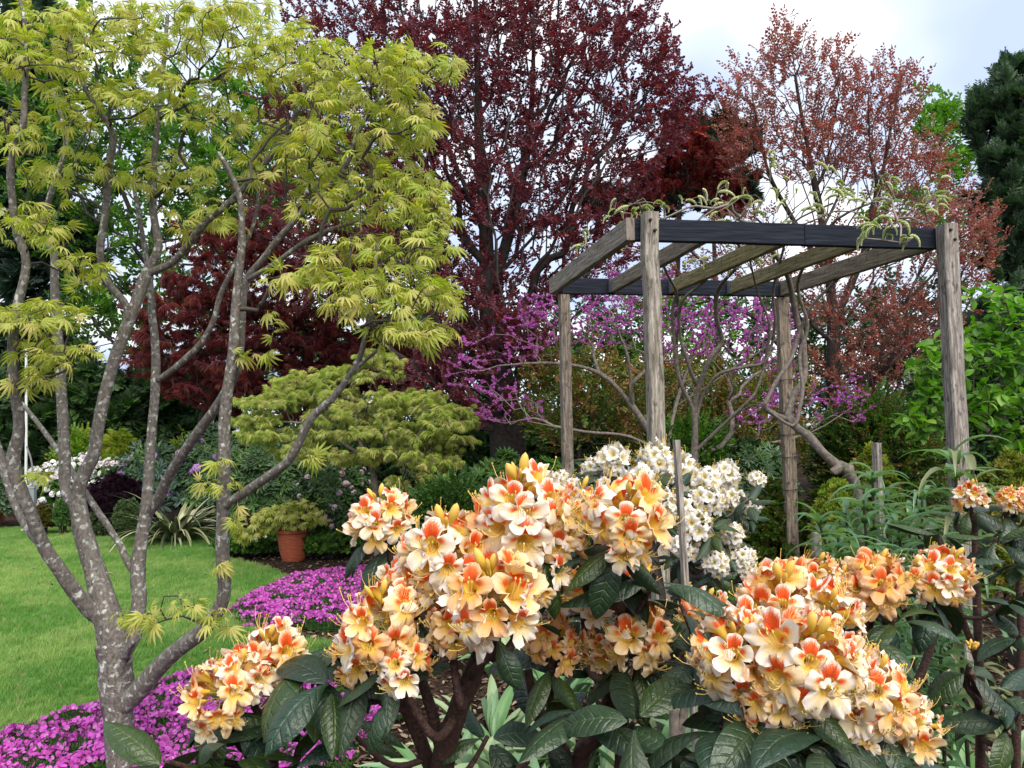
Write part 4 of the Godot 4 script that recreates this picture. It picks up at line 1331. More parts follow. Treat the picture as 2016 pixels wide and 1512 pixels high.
# ---------------------------------------------------------------- shrubs of the borders
func borders() -> void:
	var lilac := [Color(0.42, 0.22, 0.52), Color(0.50, 0.30, 0.58)]
	var white := [Color(0.82, 0.82, 0.82), Color(0.75, 0.74, 0.70), Color(0.85, 0.85, 0.86)]
	mound("white_azalea", "white blossoming azalea hedge beyond the lawn beside the grey box", {seed = 801, px = 150, top = 905, depth = 13.2, rx = 100, deep = 0.5, n = 1500, leaf = SH.tight, leafmat = "evergreen", pal = MID_GREEN, size = 1.5, flower = SH.truss, bloom = 0.85, gate = -0.35, fpal = white, fsize = 0.85})
	mound("white_azalea", "smaller white blossoming azalea next to the lilac rhododendron", {seed = 802, px = 235, top = 908, depth = 12.9, rx = 45, deep = 0.7, n = 700, leaf = SH.tight, leafmat = "evergreen", pal = MID_GREEN, size = 1.5, flower = SH.truss, bloom = 0.6, gate = -0.2, fpal = white + [Color(0.7, 0.5, 0.55)], fsize = 0.8})
	mound("lime_shrub", "pale lime green shrub behind the white azalea hedge", {seed = 803, px = 158, top = 862, depth = 14.0, rx = 42, n = 900, leaf = SH.small_leaf, leafmat = "green_leaf", pal = FRESH_GREEN + LIME, size = 1.5})
	mound("lime_shrub", "vivid yellow-green maple bush behind the white azalea hedge", {seed = 804, px = 228, top = 866, depth = 13.8, rx = 34, n = 700, leaf = SH.lace, leafmat = "maple_leaf", pal = LIME, size = 1.3})
	mound("lilac_rhododendron", "dark-leaved rhododendron with round lilac flower heads behind the flax", {seed = 805, px = 300, top = 880, depth = 12.4, rx = 62, n = 1100, leaf = SH.rosette, leafmat = "evergreen", pal = MID_GREEN + BLUE_GREEN, size = 1.4, flower = SH.truss, bloom = 0.16, gate = -0.1, fpal = lilac, fsize = 1.1})
	mound("lilac_rhododendron", "taller dark-leaved rhododendron with lilac flower heads beside the maple stem", {seed = 806, px = 415, top = 848, depth = 12.0, rx = 70, n = 1200, leaf = SH.rosette, leafmat = "evergreen", pal = MID_GREEN + BLUE_GREEN, size = 1.4, flower = SH.truss, bloom = 0.14, gate = -0.1, fpal = lilac, fsize = 1.1})
	mound("lime_shrub", "small yellow-green shrub between the lilac rhododendrons", {seed = 807, px = 372, top = 862, depth = 13.2, rx = 26, n = 500, leaf = SH.small_leaf, leafmat = "maple_leaf", pal = LIME, size = 1.3})
	mound("purple_lace_maple", "low black-purple lace-leaf maple spilling beside the flax", {seed = 808, px = 232, top = 945, depth = 11.9, rx = 58, n = 1300, leaf = SH.lace, leafmat = "red_leaf", pal = [Color(0.018, 0.008, 0.016), Color(0.03, 0.012, 0.024), Color(0.024, 0.012, 0.026)], size = 1.0, dirup = -0.5, roll = 0.4})
	mound("box_ball", "small clipped dark green ball at the lawn's edge", {seed = 809, px = 124, top = 985, depth = 12.0, rx = 17, n = 500, leaf = SH.tight, leafmat = "evergreen", pal = MID_GREEN, size = 0.8, rough = 0.06, inner = 0.6})
	mound("low_conifer", "grey-green fine-leaved low bush in front of the purple maple", {seed = 810, px = 196, top = 1003, depth = 11.6, rx = 27, n = 800, leaf = SH.tight, leafmat = "evergreen", pal = [Color(0.06, 0.10, 0.04), Color(0.09, 0.13, 0.05)], size = 0.8})
	mound("low_conifer", "grey-green fine-leaved bush leaning on the flax", {seed = 811, px = 252, top = 985, depth = 11.5, rx = 25, n = 800, leaf = SH.tight, leafmat = "evergreen", pal = [Color(0.06, 0.11, 0.04), Color(0.09, 0.14, 0.05)], size = 0.8})
	mound("bronze_cover", "low bronze and yellow ground cover beside the clipped ball", {seed = 812, px = 85, top = 997, depth = 12.0, rx = 28, n = 500, leaf = SH.tight, leafmat = "green_leaf", pal = [Color(0.12, 0.12, 0.02), Color(0.11, 0.05, 0.02), Color(0.07, 0.10, 0.02)], size = 0.9})
	mound("dark_shrub", "dark green shrub behind the red pot at the lawn's far corner", {seed = 813, px = -5, top = 905, depth = 13.0, rx = 50, n = 900, leaf = SH.rosette, leafmat = "evergreen", pal = DARK_GREEN, size = 1.3})
	mound("dark_shrub", "large dark green glossy shrub behind the terracotta pot", {seed = 814, px = 520, top = 852, depth = 10.6, rx = 90, n = 1900, leaf = SH.rosette, leafmat = "evergreen", pal = DARK_GREEN + MID_GREEN, size = 1.1})
	mound("pink_azalea", "dark green azalea with a patch of pale pink blossom beside lace maple", {seed = 815, px = 655, top = 900, depth = 9.6, rx = 75, n = 1700, leaf = SH.rosette, leafmat = "evergreen", pal = MID_GREEN + DARK_GREEN, size = 0.95, flower = SH.truss, bloom = 0.3, gate = 0.1, fpal = [Color(0.62, 0.45, 0.52), Color(0.72, 0.6, 0.64)], fsize = 0.6})
	mound("ground_cover", "low bright green ground cover with white dots beside the terracotta pot", {seed = 816, px = 500, top = 1045, depth = 9.7, rx = 75, n = 1500, leaf = SH.tight, leafmat = "green_leaf", pal = MID_GREEN + FRESH_GREEN, size = 0.8, flower = SH.blossom5, bloom = 0.04, gate = -0.4, fpal = white, fsize = 0.8})
	mound("ground_cover", "low bright green ground cover behind the terracotta pot", {seed = 817, px = 650, top = 1040, depth = 9.4, rx = 60, n = 1200, leaf = SH.tight, leafmat = "green_leaf", pal = MID_GREEN + FRESH_GREEN, size = 0.8})
	mound("green_shrub", "leafy mid-green shrub at the foot of the purple tree", {seed = 818, px = 985, top = 905, depth = 7.4, rx = 95, n = 1500, leaf = SH.rosette, leafmat = "green_leaf", pal = MID_GREEN, size = 0.85})
	mound("green_shrub", "leafy green shrub beside the pergola's inner back post", {seed = 819, px = 1080, top = 915, depth = 6.9, rx = 70, n = 1000, leaf = SH.rosette, leafmat = "green_leaf", pal = MID_GREEN + FRESH_GREEN, size = 0.8})
	mound("green_shrub", "bushy green shrub between the lace maple and orange flowers", {seed = 820, px = 890, top = 955, depth = 7.0, rx = 80, n = 1200, leaf = SH.small_leaf, leafmat = "green_leaf", pal = MID_GREEN, size = 1.0})
	mound("green_shrub", "bright small-leaved green shrub behind the twining stems", {seed = 821, px = 1360, top = 835, depth = 7.9, rx = 90, n = 1700, leaf = SH.small_leaf, leafmat = "green_leaf", pal = FRESH_GREEN + MID_GREEN, size = 1.1})
	mound("camellia", "dark glossy camellia behind the daffodil leaves", {seed = 822, px = 1480, top = 880, depth = 7.2, rx = 85, n = 1700, leaf = SH.rosette, leafmat = "evergreen", pal = DARK_GREEN + MID_GREEN, size = 0.8, flower = SH.truss, bloom = 0.012, fpal = [Color(0.25, 0.01, 0.02)], fsize = 0.5})
	mound("low_azalea", "low green and bronze azalea in front of the camellia", {seed = 823, px = 1520, top = 965, depth = 6.3, rx = 80, n = 1500, leaf = SH.tight, leafmat = "green_leaf", pal = [Color(0.10, 0.17, 0.02), Color(0.14, 0.12, 0.03), Color(0.07, 0.14, 0.02)], size = 0.8})
	mound("lime_shrub", "yellow-green bush beside the wire-tied post", {seed = 824, px = 1645, top = 952, depth = 5.9, rx = 48, n = 900, leaf = SH.tight, leafmat = "maple_leaf", pal = LIME, size = 0.95})
	mound("lime_shrub", "cream and green variegated bush behind the lily stems", {seed = 825, px = 1715, top = 905, depth = 6.4, rx = 62, n = 1100, leaf = SH.tight, leafmat = "maple_leaf", pal = LIME + [Color(0.42, 0.36, 0.12), Color(0.08, 0.16, 0.02)], size = 1.0})
	mound("dark_shrub", "dark mixed shrub under the copper tree behind the short stake", {seed = 826, px = 1720, top = 790, depth = 8.3, rx = 120, n = 2000, leaf = SH.small_leaf, leafmat = "green_leaf", pal = MID_GREEN + [Color(0.20, 0.11, 0.05), Color(0.12, 0.18, 0.04)], size = 1.2})
	mound("dark_shrub", "tall dark green shrub behind the magnolia and cypress foot", {seed = 829, px = 1950, top = 700, depth = 9.0, rx = 150, n = 2200, leaf = SH.green_sprig, leafmat = "evergreen", pal = DARK_GREEN + MID_GREEN, size = 1.1})
	mound("dark_shrub", "dark green shrub behind the lace maple and pink azalea", {seed = 830, px = 700, top = 830, depth = 11.5, rx = 140, n = 2000, leaf = SH.green_sprig, leafmat = "evergreen", pal = DARK_GREEN + MID_GREEN, size = 1.1})
	mound("dark_shrub", "dark green shrub behind the black trunk of the purple tree", {seed = 831, px = 960, top = 810, depth = 12.0, rx = 170, n = 2200, leaf = SH.green_sprig, leafmat = "evergreen", pal = DARK_GREEN + MID_GREEN, size = 1.1})
	mound("dark_shrub", "dark green shrub behind the redbud stems", {seed = 832, px = 1250, top = 800, depth = 11.5, rx = 170, n = 2200, leaf = SH.green_sprig, leafmat = "evergreen", pal = DARK_GREEN + MID_GREEN, size = 1.1})
	mound("variegated_shrub", "pale yellow and green variegated shrub at the magnolia's foot", {seed = 827, px = 1985, top = 905, depth = 4.9, rx = 75, n = 1100, leaf = SH.tight, leafmat = "maple_leaf", pal = [Color(0.38, 0.33, 0.08), Color(0.16, 0.24, 0.03), Color(0.30, 0.30, 0.06)], size = 0.8})
	mound("low_azalea", "low bright green cover between white rhododendron and daffodil leaves", {seed = 828, px = 1440, top = 1085, depth = 4.6, rx = 60, n = 900, leaf = SH.tight, leafmat = "green_leaf", pal = FRESH_GREEN, size = 0.7})
	# flax
	var r := rng(840)
	var base := foot(345, 11.0) + Vector3(0, 0.02, 0)
	var fx := thing("flax", "striped dark green and cream flax clump with arching sword leaves", "flax", base)
	var variants := []
	var stripe := [mat("flax_dark", 0.45, lin(0.05, 0.08, 0.035), false), mat("flax_cream", 0.45, lin(0.40, 0.40, 0.26), false), mat("flax_olive", 0.45, lin(0.2, 0.22, 0.11), false)]
	for k in 5:
		variants.append(blade(1.0, 0.04, [1.1, 1.6, 2.1, 2.5, 1.9][k], 0, 0.5, 9, 2, 1, 0.2, 0, k).commit())
	for k in 150:
		var a := r.randf() * TAU
		var lean := r.randf_range(0.15, 1.0)
		var d := Vector3(cos(a) * lean, 1.0, sin(a) * lean).normalized()
		var z := -Vector3(cos(a), 0, sin(a))
		var o := part(fx, "leaf", variants[r.randi() % 5], stripe[[0, 0, 0, 1, 2, 2][r.randi() % 6]], true)
		o.transform = Transform3D(orient2(d, z) * r.randf_range(0.7, 1.25), Vector3(cos(a), 0, sin(a)) * r.randf_range(0, 0.18))

# ---------------------------------------------------------------- the spotted maple by the lawn
func maple() -> void:
	var r := rng(900)
	var base := foot(243, 3.45)
	var root := thing("japanese_maple", "Japanese maple with many lichen-spotted grey stems and airy yellow-green leaves", "tree", base)
	# each limb: pixels, depth there, half width in pixels
	var limbs := [
		["trunk", [[243, 1640, 3.45, 36], [240, 1512, 3.45, 31], [233, 1410, 3.45, 32], [228, 1340, 3.45, 37], [224, 1270, 3.45, 33], [208, 1200, 3.46, 29], [183, 1110, 3.5, 22], [163, 1045, 3.52, 20], [152, 985, 3.55, 18]]],
		["limb", [[228, 1400, 3.45, 20], [262, 1372, 3.42, 22], [330, 1295, 3.36, 19], [400, 1240, 3.3, 17], [440, 1175, 3.26, 15], [438, 1090, 3.24, 15], [440, 1000, 3.22, 15], [442, 900, 3.2, 14], [442, 830, 3.2, 13], [450, 755, 3.2, 12], [459, 690, 3.2, 11], [466, 580, 3.2, 10], [476, 480, 3.18, 8], [470, 380, 3.15, 6], [430, 300, 3.1, 5]]],
		["limb", [[215, 1225, 3.46, 17], [176, 1200, 3.4, 17], [116, 1120, 3.3, 15], [84, 1070, 3.25, 14], [60, 1010, 3.2, 14], [35, 950, 3.18, 14], [26, 905, 3.17, 15], [38, 845, 3.16, 12], [31, 778, 3.14, 11], [25, 700, 3.12, 11], [30, 620, 3.1, 10], [52, 520, 3.1, 9], [31, 448, 3.1, 8], [21, 347, 3.05, 8], [26, 300, 3.05, 8], [45, 250, 3.0, 7], [49, 174, 3.0, 6], [52, 69, 2.95, 5], [35, -20, 2.95, 4]]],
		["limb", [[84, 1072, 3.25, 11], [60, 1045, 3.3, 11], [33, 995, 3.36, 11], [14, 940, 3.4, 10], [-6, 880, 3.42, 10], [-30, 800, 3.45, 9], [-60, 640, 3.5, 8], [-50, 400, 3.5, 6]]],
		["limb", [[156, 1000, 3.55, 13], [130, 968, 3.6, 12], [127, 882, 3.65, 12], [121, 778, 3.7, 11], [117, 690, 3.72, 10], [108, 570, 3.75, 9], [106, 500, 3.78, 8], [84, 460, 3.8, 7], [100, 380, 3.8, 6], [130, 280, 3.8, 5], [105, 180, 3.8, 4]]],
		["limb", [[153, 985, 3.55, 15], [160, 945, 3.55, 15], [184, 895, 3.56, 14], [195, 830, 3.58, 13], [215, 743, 3.6, 13], [240, 667, 3.62, 13], [272, 585, 3.64, 13], [290, 535, 3.65, 12], [312, 486, 3.66, 9], [302, 417, 3.68, 8], [304, 312, 3.7, 7], [311, 236, 3.7, 6], [320, 150, 3.7, 5], [330, 30, 3.7, 4]]],
		["limb", [[238, 670, 3.62, 8], [250, 606, 3.6, 8], [212, 556, 3.55, 8], [197, 500, 3.5, 8], [208, 417, 3.46, 8], [215, 330, 3.42, 8], [222, 264, 3.4, 7], [187, 208, 3.36, 6], [163, 163, 3.32, 5], [139, 104, 3.3, 5], [140, 20, 3.3, 4]]],
		["limb", [[290, 538, 3.65, 9], [345, 512, 3.62, 8], [399, 444, 3.56, 8], [451, 399, 3.5, 7], [521, 323, 3.42, 7], [569, 250, 3.36, 6], [597, 191, 3.3, 5], [605, 110, 3.28, 3]]],
		["limb", [[228, 1310, 3.5, 17], [262, 1255, 3.58, 16], [274, 1181, 3.64, 16], [271, 1126, 3.68, 16], [279, 1056, 3.72, 14], [288, 1010, 3.74, 14], [293, 930, 3.78, 11], [299, 847, 3.8, 10], [306, 760, 3.82, 10], [306, 680, 3.84, 9], [299, 615, 3.85, 8], [296, 560, 3.86, 7], [280, 460, 3.9, 5], [262, 360, 3.9, 4]]],
		["limb", [[270, 1130, 3.68, 7], [253, 1110, 3.68, 8], [236, 1072, 3.7, 7], [208, 1029, 3.74, 7], [176, 982, 3.8, 7], [118, 892, 3.9, 6], [69, 826, 3.95, 5], [40, 790, 4.0, 4]]],
		["limb", [[288, 1015, 3.74, 12], [310, 985, 3.7, 12], [335, 932, 3.62, 11], [375, 872, 3.5, 11], [431, 794, 3.36, 11], [458, 745, 3.3, 11], [471, 700, 3.28, 10], [477, 604, 3.28, 9], [486, 550, 3.28, 8], [514, 514, 3.26, 7], [555, 462, 3.22, 7], [608, 406, 3.18, 7], [660, 354, 3.14, 6], [686, 315, 3.1, 6], [705, 262, 3.08, 5], [744, 194, 3.04, 4], [772, 150, 3.02, 3]]],
		["limb", [[306, 752, 3.82, 6], [347, 722, 3.76, 7], [392, 680, 3.7, 7], [420, 632, 3.66, 6], [434, 580, 3.64, 6], [462, 521, 3.6, 5], [500, 440, 3.6, 4], [510, 360, 3.6, 3]]],
		["limb", [[440, 1000, 3.22, 10], [460, 984, 3.18, 10], [503, 955, 3.1, 11], [562, 913, 3.0, 10], [587, 875, 2.97, 10], [612, 825, 2.94, 9], [660, 778, 2.9, 8], [684, 745, 2.88, 7], [707, 708, 2.86, 7], [724, 639, 2.84, 5], [729, 604, 2.83, 5], [736, 542, 2.82, 4], [745, 480, 2.82, 3]]],
		["limb", [[486, 552, 3.28, 6], [540, 520, 3.2, 6], [610, 470, 3.1, 5], [690, 440, 3.05, 4], [780, 430, 3.0, 3]]],
		["limb", [[684, 745, 2.88, 5], [730, 700, 2.84, 4], [790, 660, 2.8, 3], [850, 620, 2.78, 2]]],
	]
	var t := Limbs.new()
	for q in limbs:
		var pts := []
		var rad := PackedFloat32Array()
		var rr := []
		for s in q[1]:
			pts.append(at(s[0], s[1], s[2]))
			rr.append(s[3] * s[2] / F * 0.87)
		pts[0].y = maxf(pts[0].y, -0.05)
		var line := smoothline(pts, 4)
		for i in line.size():
			var k := mini(i / 4, rr.size() - 1)
			rad.append(lerpf(rr[k], rr[mini(k + 1, rr.size() - 1)], (i % 4) / 4.0))
		if q[0] == "trunk":
			rad[0] *= 1.25
		var b := MB.new()
		b.tube(line, rad, 14, Color.WHITE, true, 0.03)
		part(root, q[0], b.commit(), M["maple_bark"])
		var k := -1 if t.p.size() == 0 else t.nearest(line[0], 0.0)
		t.seed_line(line, k)
	# pruned stubs on the trunk
	for s in [[[212, 1400, 3.42], [206, 1385, 3.40], 13], [[200, 1290, 3.42], [195, 1275, 3.4], 12], [[245, 1295, 3.36], [262, 1265, 3.28], 8]]:
		var b := MB.new()
		b.tube(PackedVector3Array([at(s[0][0] + 12, s[0][1] + 8, s[0][2]), at(s[0][0], s[0][1], s[0][2]), at(s[1][0], s[1][1], s[1][2])]), PackedFloat32Array([s[2] * 3.4 / F * 1.3, s[2] * 3.4 / F, s[2] * 3.4 / F * 0.7]), 10, Color.WHITE, true, 0.05)
		part(root, "stub", b.commit(), M["maple_bark"])
	# crown: many small shoots
	var blobs := [[70, 90, 130, 90, 3.1, 0.5, 40], [200, 60, 130, 70, 3.4, 0.5, 36], [190, 200, 130, 60, 3.4, 0.4, 30], [360, 60, 150, 70, 3.5, 0.5, 46], [370, 190, 120, 60, 3.5, 0.5, 34], [520, 100, 130, 70, 3.4, 0.5, 40], [640, 150, 130, 80, 3.2, 0.4, 44], [770, 140, 90, 70, 3.0, 0.3, 30], [800, 230, 70, 70, 3.0, 0.3, 24], [680, 280, 140, 80, 3.1, 0.4, 46], [540, 260, 120, 70, 3.4, 0.4, 34], [790, 380, 90, 70, 3.0, 0.3, 32], [640, 390, 100, 50, 3.2, 0.4, 26], [830, 480, 70, 60, 2.95, 0.3, 26], [720, 500, 130, 40, 2.95, 0.3, 28], [580, 340, 120, 40, 3.4, 0.4, 20], [700, 570, 110, 40, 2.85, 0.3, 28], [830, 580, 90, 45, 2.85, 0.3, 30], [800, 650, 100, 30, 2.8, 0.25, 26], [600, 540, 70, 30, 2.95, 0.25, 14], [60, 620, 110, 35, 3.0, 0.3, 26], [110, 690, 90, 40, 3.05, 0.25, 24], [60, 750, 60, 20, 3.05, 0.2, 8], [60, 450, 90, 50, 3.1, 0.3, 16], [130, 330, 120, 50, 3.4, 0.4, 16], [30, 250, 70, 60, 3.1, 0.3, 14], [330, 330, 120, 50, 3.7, 0.3, 16], [400, 420, 100, 40, 3.6, 0.3, 10], [870, 120, 40, 40, 3.0, 0.2, 8], [450, 20, 120, 40, 3.4, 0.4, 20], [860, 430, 50, 30, 2.95, 0.2, 8], [160, 520, 60, 30, 3.2, 0.2, 8]]
	var goals := []
	for q in blobs:
		for k in int(q[6] * 2.4):
			goals.append(in_blob(q, r))
	# low sprays on short shoots
	for q in [[300, 1215, 90, 16, 3.0, 0.15, 12], [370, 1180, 70, 18, 3.05, 0.12, 9], [430, 1215, 60, 25, 3.08, 0.12, 7], [440, 1110, 25, 8, 3.15, 0.05, 3], [430, 950, 45, 14, 3.05, 0.1, 5], [440, 905, 35, 14, 3.05, 0.1, 3], [600, 905, 34, 12, 2.9, 0.08, 4], [455, 1020, 25, 20, 3.05, 0.1, 3], [490, 690, 50, 14, 3.15, 0.1, 5], [500, 615, 50, 25, 3.15, 0.1, 6], [80, 930, 25, 8, 3.1, 0.05, 2]]:
		for k in q[6]:
			goals.append(in_blob(q, r))
	t.grow(goals, 0.12, 0.09, 0.1, r)
	t.count()
	var thin := MB.new()
	t.draw(thin, thin, 0.0017, 0.5, 9.0, Color(0.055, 0.05, 0.042), 0.012, false)
	part(root, "twigs", thin.commit(), M["twig"]).set_meta("kind", "stuff")
	var xf := []
	for i in range(t.fixed, t.p.size()):
		if t.cnt[i] > 2.0:
			continue
		var a := t.p[t.par[i]]
		var b := t.p[i]
		var n := 3 if t.cnt[i] <= 1.0 else 1
		for k in n:
			var side := rdir(r)
			var d := ((b - a).normalized() * 0.5 + Vector3(side.x, side.y * 0.3, side.z) - Vector3(0, r.randf_range(0.0, 0.6), 0)).normalized()
			xf.append(Transform3D(orient(d, r, 0.7, r.randf_range(0.42, 0.9)), a.lerp(b, r.randf_range(0.5, 1.0))))
	print("maple leaves ", xf.size())
	var pal := [Color(0.46, 0.52, 0.10), Color(0.57, 0.57, 0.17), Color(0.36, 0.45, 0.07), Color(0.60, 0.54, 0.19)]
	var ms := []
	for k in 5:
		var m := leafmat("maple_leaf_%d" % k, 0.5, Color(0.95, 1.0, 0.55))
		var c: Color = [pal[0], pal[1], pal[2], pal[3], pal[0].lerp(pal[3], 0.5)][k]
		m.albedo_color = lin(c.r, c.g, c.b)
		ms.append(m)
	leafy(root, xf, SH.maple_hang, ms, 300, r, pal, "maple_leaf")

# ---------------------------------------------------------------- pots, stakes, pole
func pot(label: String, c: Vector3, rad: float, h: float) -> Node3D:
	var root := thing("terracotta_pot", label, "pot", c, "")
	var b := MB.new()
	b.lathe([Vector2(rad * 0.62, 0.0), Vector2(rad * 0.66, 0.01), Vector2(rad * 0.78, h * 0.25), Vector2(rad * 0.88, h * 0.55), Vector2(rad * 0.94, h * 0.84), Vector2(rad * 0.95, h * 0.86)], 40, Color.WHITE)
	part(root, "body", b.commit(), M["terracotta"], true)
	var rm := MB.new()
	rm.lathe([Vector2(rad * 0.95, h * 0.862), Vector2(rad * 1.01, h * 0.885), Vector2(rad * 1.03, h * 0.92), Vector2(rad * 1.02, h * 0.98), Vector2(rad * 0.99, h * 1.0), Vector2(rad * 0.94, h * 0.995), Vector2(rad * 0.91, h * 0.93), Vector2(rad * 0.90, h * 0.8)], 40, Color.WHITE)
	part(root, "rim", rm.commit(), M["terracotta"], true)
	var s := MB.new()
	s.lathe([Vector2(0.001, h * 0.9), Vector2(rad * 0.5, h * 0.895), Vector2(rad * 0.905, h * 0.88)], 24, Color.WHITE)
	part(root, "soil", s.commit(), M["soil"], true)
	return root

func small_things() -> void:
	var c := on_ground(578, 1103)
	c.y = 0.0
	var d := -(cam.transform.affine_inverse() * c).z
	var rad := 33.0 * d / F
	pot("terracotta pot with a weeping maple on bare earth at the lawn's edge", c, rad, 62.0 * d / F)
	# weeping maple in the pot
	var top := c + Vector3(0, 60.0 * d / F, 0)
	tree("potted_maple", "small weeping yellow-green maple growing in the terracotta pot", {seed = 1001, category = "potted plant", bark = "grey_bark", rmax = 0.02,
		trunk = [top - Vector3(0, 0.03, 0), top + Vector3(0.01, 0.08, 0.0), top + Vector3(-0.04, 0.17, 0.02)],
		blobs = [[575, 1000, 62, 16, d - 0.1, 0.22, 30], [590, 1020, 55, 14, d - 0.22, 0.16, 24], [545, 1015, 60, 16, d - 0.15, 0.2, 24], [625, 990, 34, 14, d, 0.15, 12], [500, 1035, 40, 14, d - 0.2, 0.12, 12], [478, 1050, 25, 14, d - 0.2, 0.1, 7]],
		dense = 2.0, bias = 0.3, step = 0.08, tip = 0.0016, limit = 0.006, twig_col = Color(0.10, 0.08, 0.06), leaf = SH.maple, leafmat = "maple_leaf", pal = [Color(0.54, 0.55, 0.14), Color(0.62, 0.60, 0.2), Color(0.44, 0.48, 0.11)], most = 2.0, per = 2.0, dirup = -0.6, wild = 0.7, size = 1.15, roll = 0.3})
	var c2 := on_ground(-6, 1030)
	c2.y = 0.0
	pot("red terracotta pot standing by the dark shrub beyond the lawn", c2, 0.17, 0.36)
	# white pole and grey service box behind the lawn
	var p := foot(52, 12.6) + Vector3(0, 0.02, 0)
	var pole := thing("white_pole", "slender white painted pole standing beside the grey service box", "pole", p)
	var b := MB.new()
	b.tube(PackedVector3Array([Vector3(0, 0, 0), Vector3(0, 1.4, 0), Vector3(-0.02, 3.0, 0)]), PackedFloat32Array([0.022, 0.021, 0.02]), 10, Color(0.60, 0.61, 0.63))
	part(pole, "shaft", b.commit(), M["plain"], true)
	b = MB.new()
	b.lathe([Vector2(0.06, 0.0), Vector2(0.058, 0.03), Vector2(0.04, 0.05), Vector2(0.034, 0.06)], 12, Color(0.5, 0.51, 0.52))
	part(pole, "collar", b.commit(), M["plain"], true)
	p = foot(65, 12.4) + Vector3(0, 0.02, 0)
	var bx := thing("service_box", "grey upright metal service box with a curved cable conduit", "box", p)
	var r := rng(1002)
	part(bx, "housing", timber(Vector3.ZERO, Vector3(0, 0.72, 0), 0.1, 0.08, Vector3.BACK, r, 0.0, Color(0.20, 0.235, 0.26)), M["metal_grey"], true)
	part(bx, "lid", timber(Vector3(0, 0.722, 0), Vector3(0, 0.745, 0), 0.115, 0.095, Vector3.BACK, r, 0.0, Color(0.25, 0.28, 0.3)), M["metal_grey"], true)
	b = MB.new()
	b.tube(smoothline([Vector3(0, 0.74, 0), Vector3(0.0, 1.0, 0), Vector3(-0.03, 1.2, 0), Vector3(-0.1, 1.4, 0)], 5), PackedFloat32Array([0.014, 0.014, 0.014, 0.014, 0.014, 0.014, 0.014, 0.014, 0.014, 0.014, 0.014, 0.014, 0.014, 0.014, 0.014, 0.014]), 8, Color(0.16, 0.17, 0.18))
	part(bx, "conduit", b.commit(), M["metal_grey"], true)
	# stakes
	var wood: Material = M["weathered_wood"]
	var a1 := at(1332, 866, 2.15)
	var a2 := at(1350, 1156, 2.12)
	var dir := (a2 - a1).normalized()
	var low := a1 + dir * ((a1.y + 0.05) / -dir.y)
	var st := thing("plant_stake", "thin straight grey square stake standing in the white rhododendron", "stake", Vector3(low.x, 0, low.z))
	part(st, "shaft", timber(low, a1, 0.016, 0.016, Vector3(0.4, 0, 1), r, 0.0008, Color(1.0, 1.0, 1.02)), wood)
	st = thing("wooden_stake", "short weathered square stake with a flat top behind the lilies", "stake", foot(1722, 5.0))
	var f := foot(1724, 5.0)
	part(st, "shaft", timber(f, Vector3(f.x, at(1720, 872, 5.0).y, f.z), 0.045, 0.045, Vector3(0.5, 0, 1), r, 0.001, Color(1.1, 1.1, 1.08)), wood)
	f = foot(1600, 3.6)
	st = thing("wooden_stake", "round-topped grey stake between the daffodil leaves and lilies", "stake", f)
	b = MB.new()
	var hgt := at(1598, 1040, 3.6).y
	b.tube(PackedVector3Array([f, f + Vector3(0.0, hgt * 0.6, 0), f + Vector3(-0.006, hgt, 0)]), PackedFloat32Array([0.026, 0.025, 0.023]), 10, Color(0.9, 0.9, 0.92), true, 0.04)
	part(st, "shaft", b.commit(), wood)
	f = foot(1556, 4.3)
	st = thing("sprinkler", "small black garden sprinkler riser on a dark pipe in the mulch", "sprinkler", f)
	b = MB.new()
	b.tube(PackedVector3Array([f, f + Vector3(0, 0.66, 0)]), PackedFloat32Array([0.013, 0.011]), 8, Color(0.015, 0.013, 0.012))
	part(st, "pipe", b.commit(), M["metal_grey"])
	b = MB.new()
	b.lathe([Vector2(0.001, 0.30), Vector2(0.03, 0.30), Vector2(0.035, 0.315), Vector2(0.03, 0.33), Vector2(0.001, 0.335)], 12, Color(0.08, 0.08, 0.08), f)
	part(st, "collar", b.commit(), M["metal_grey"])

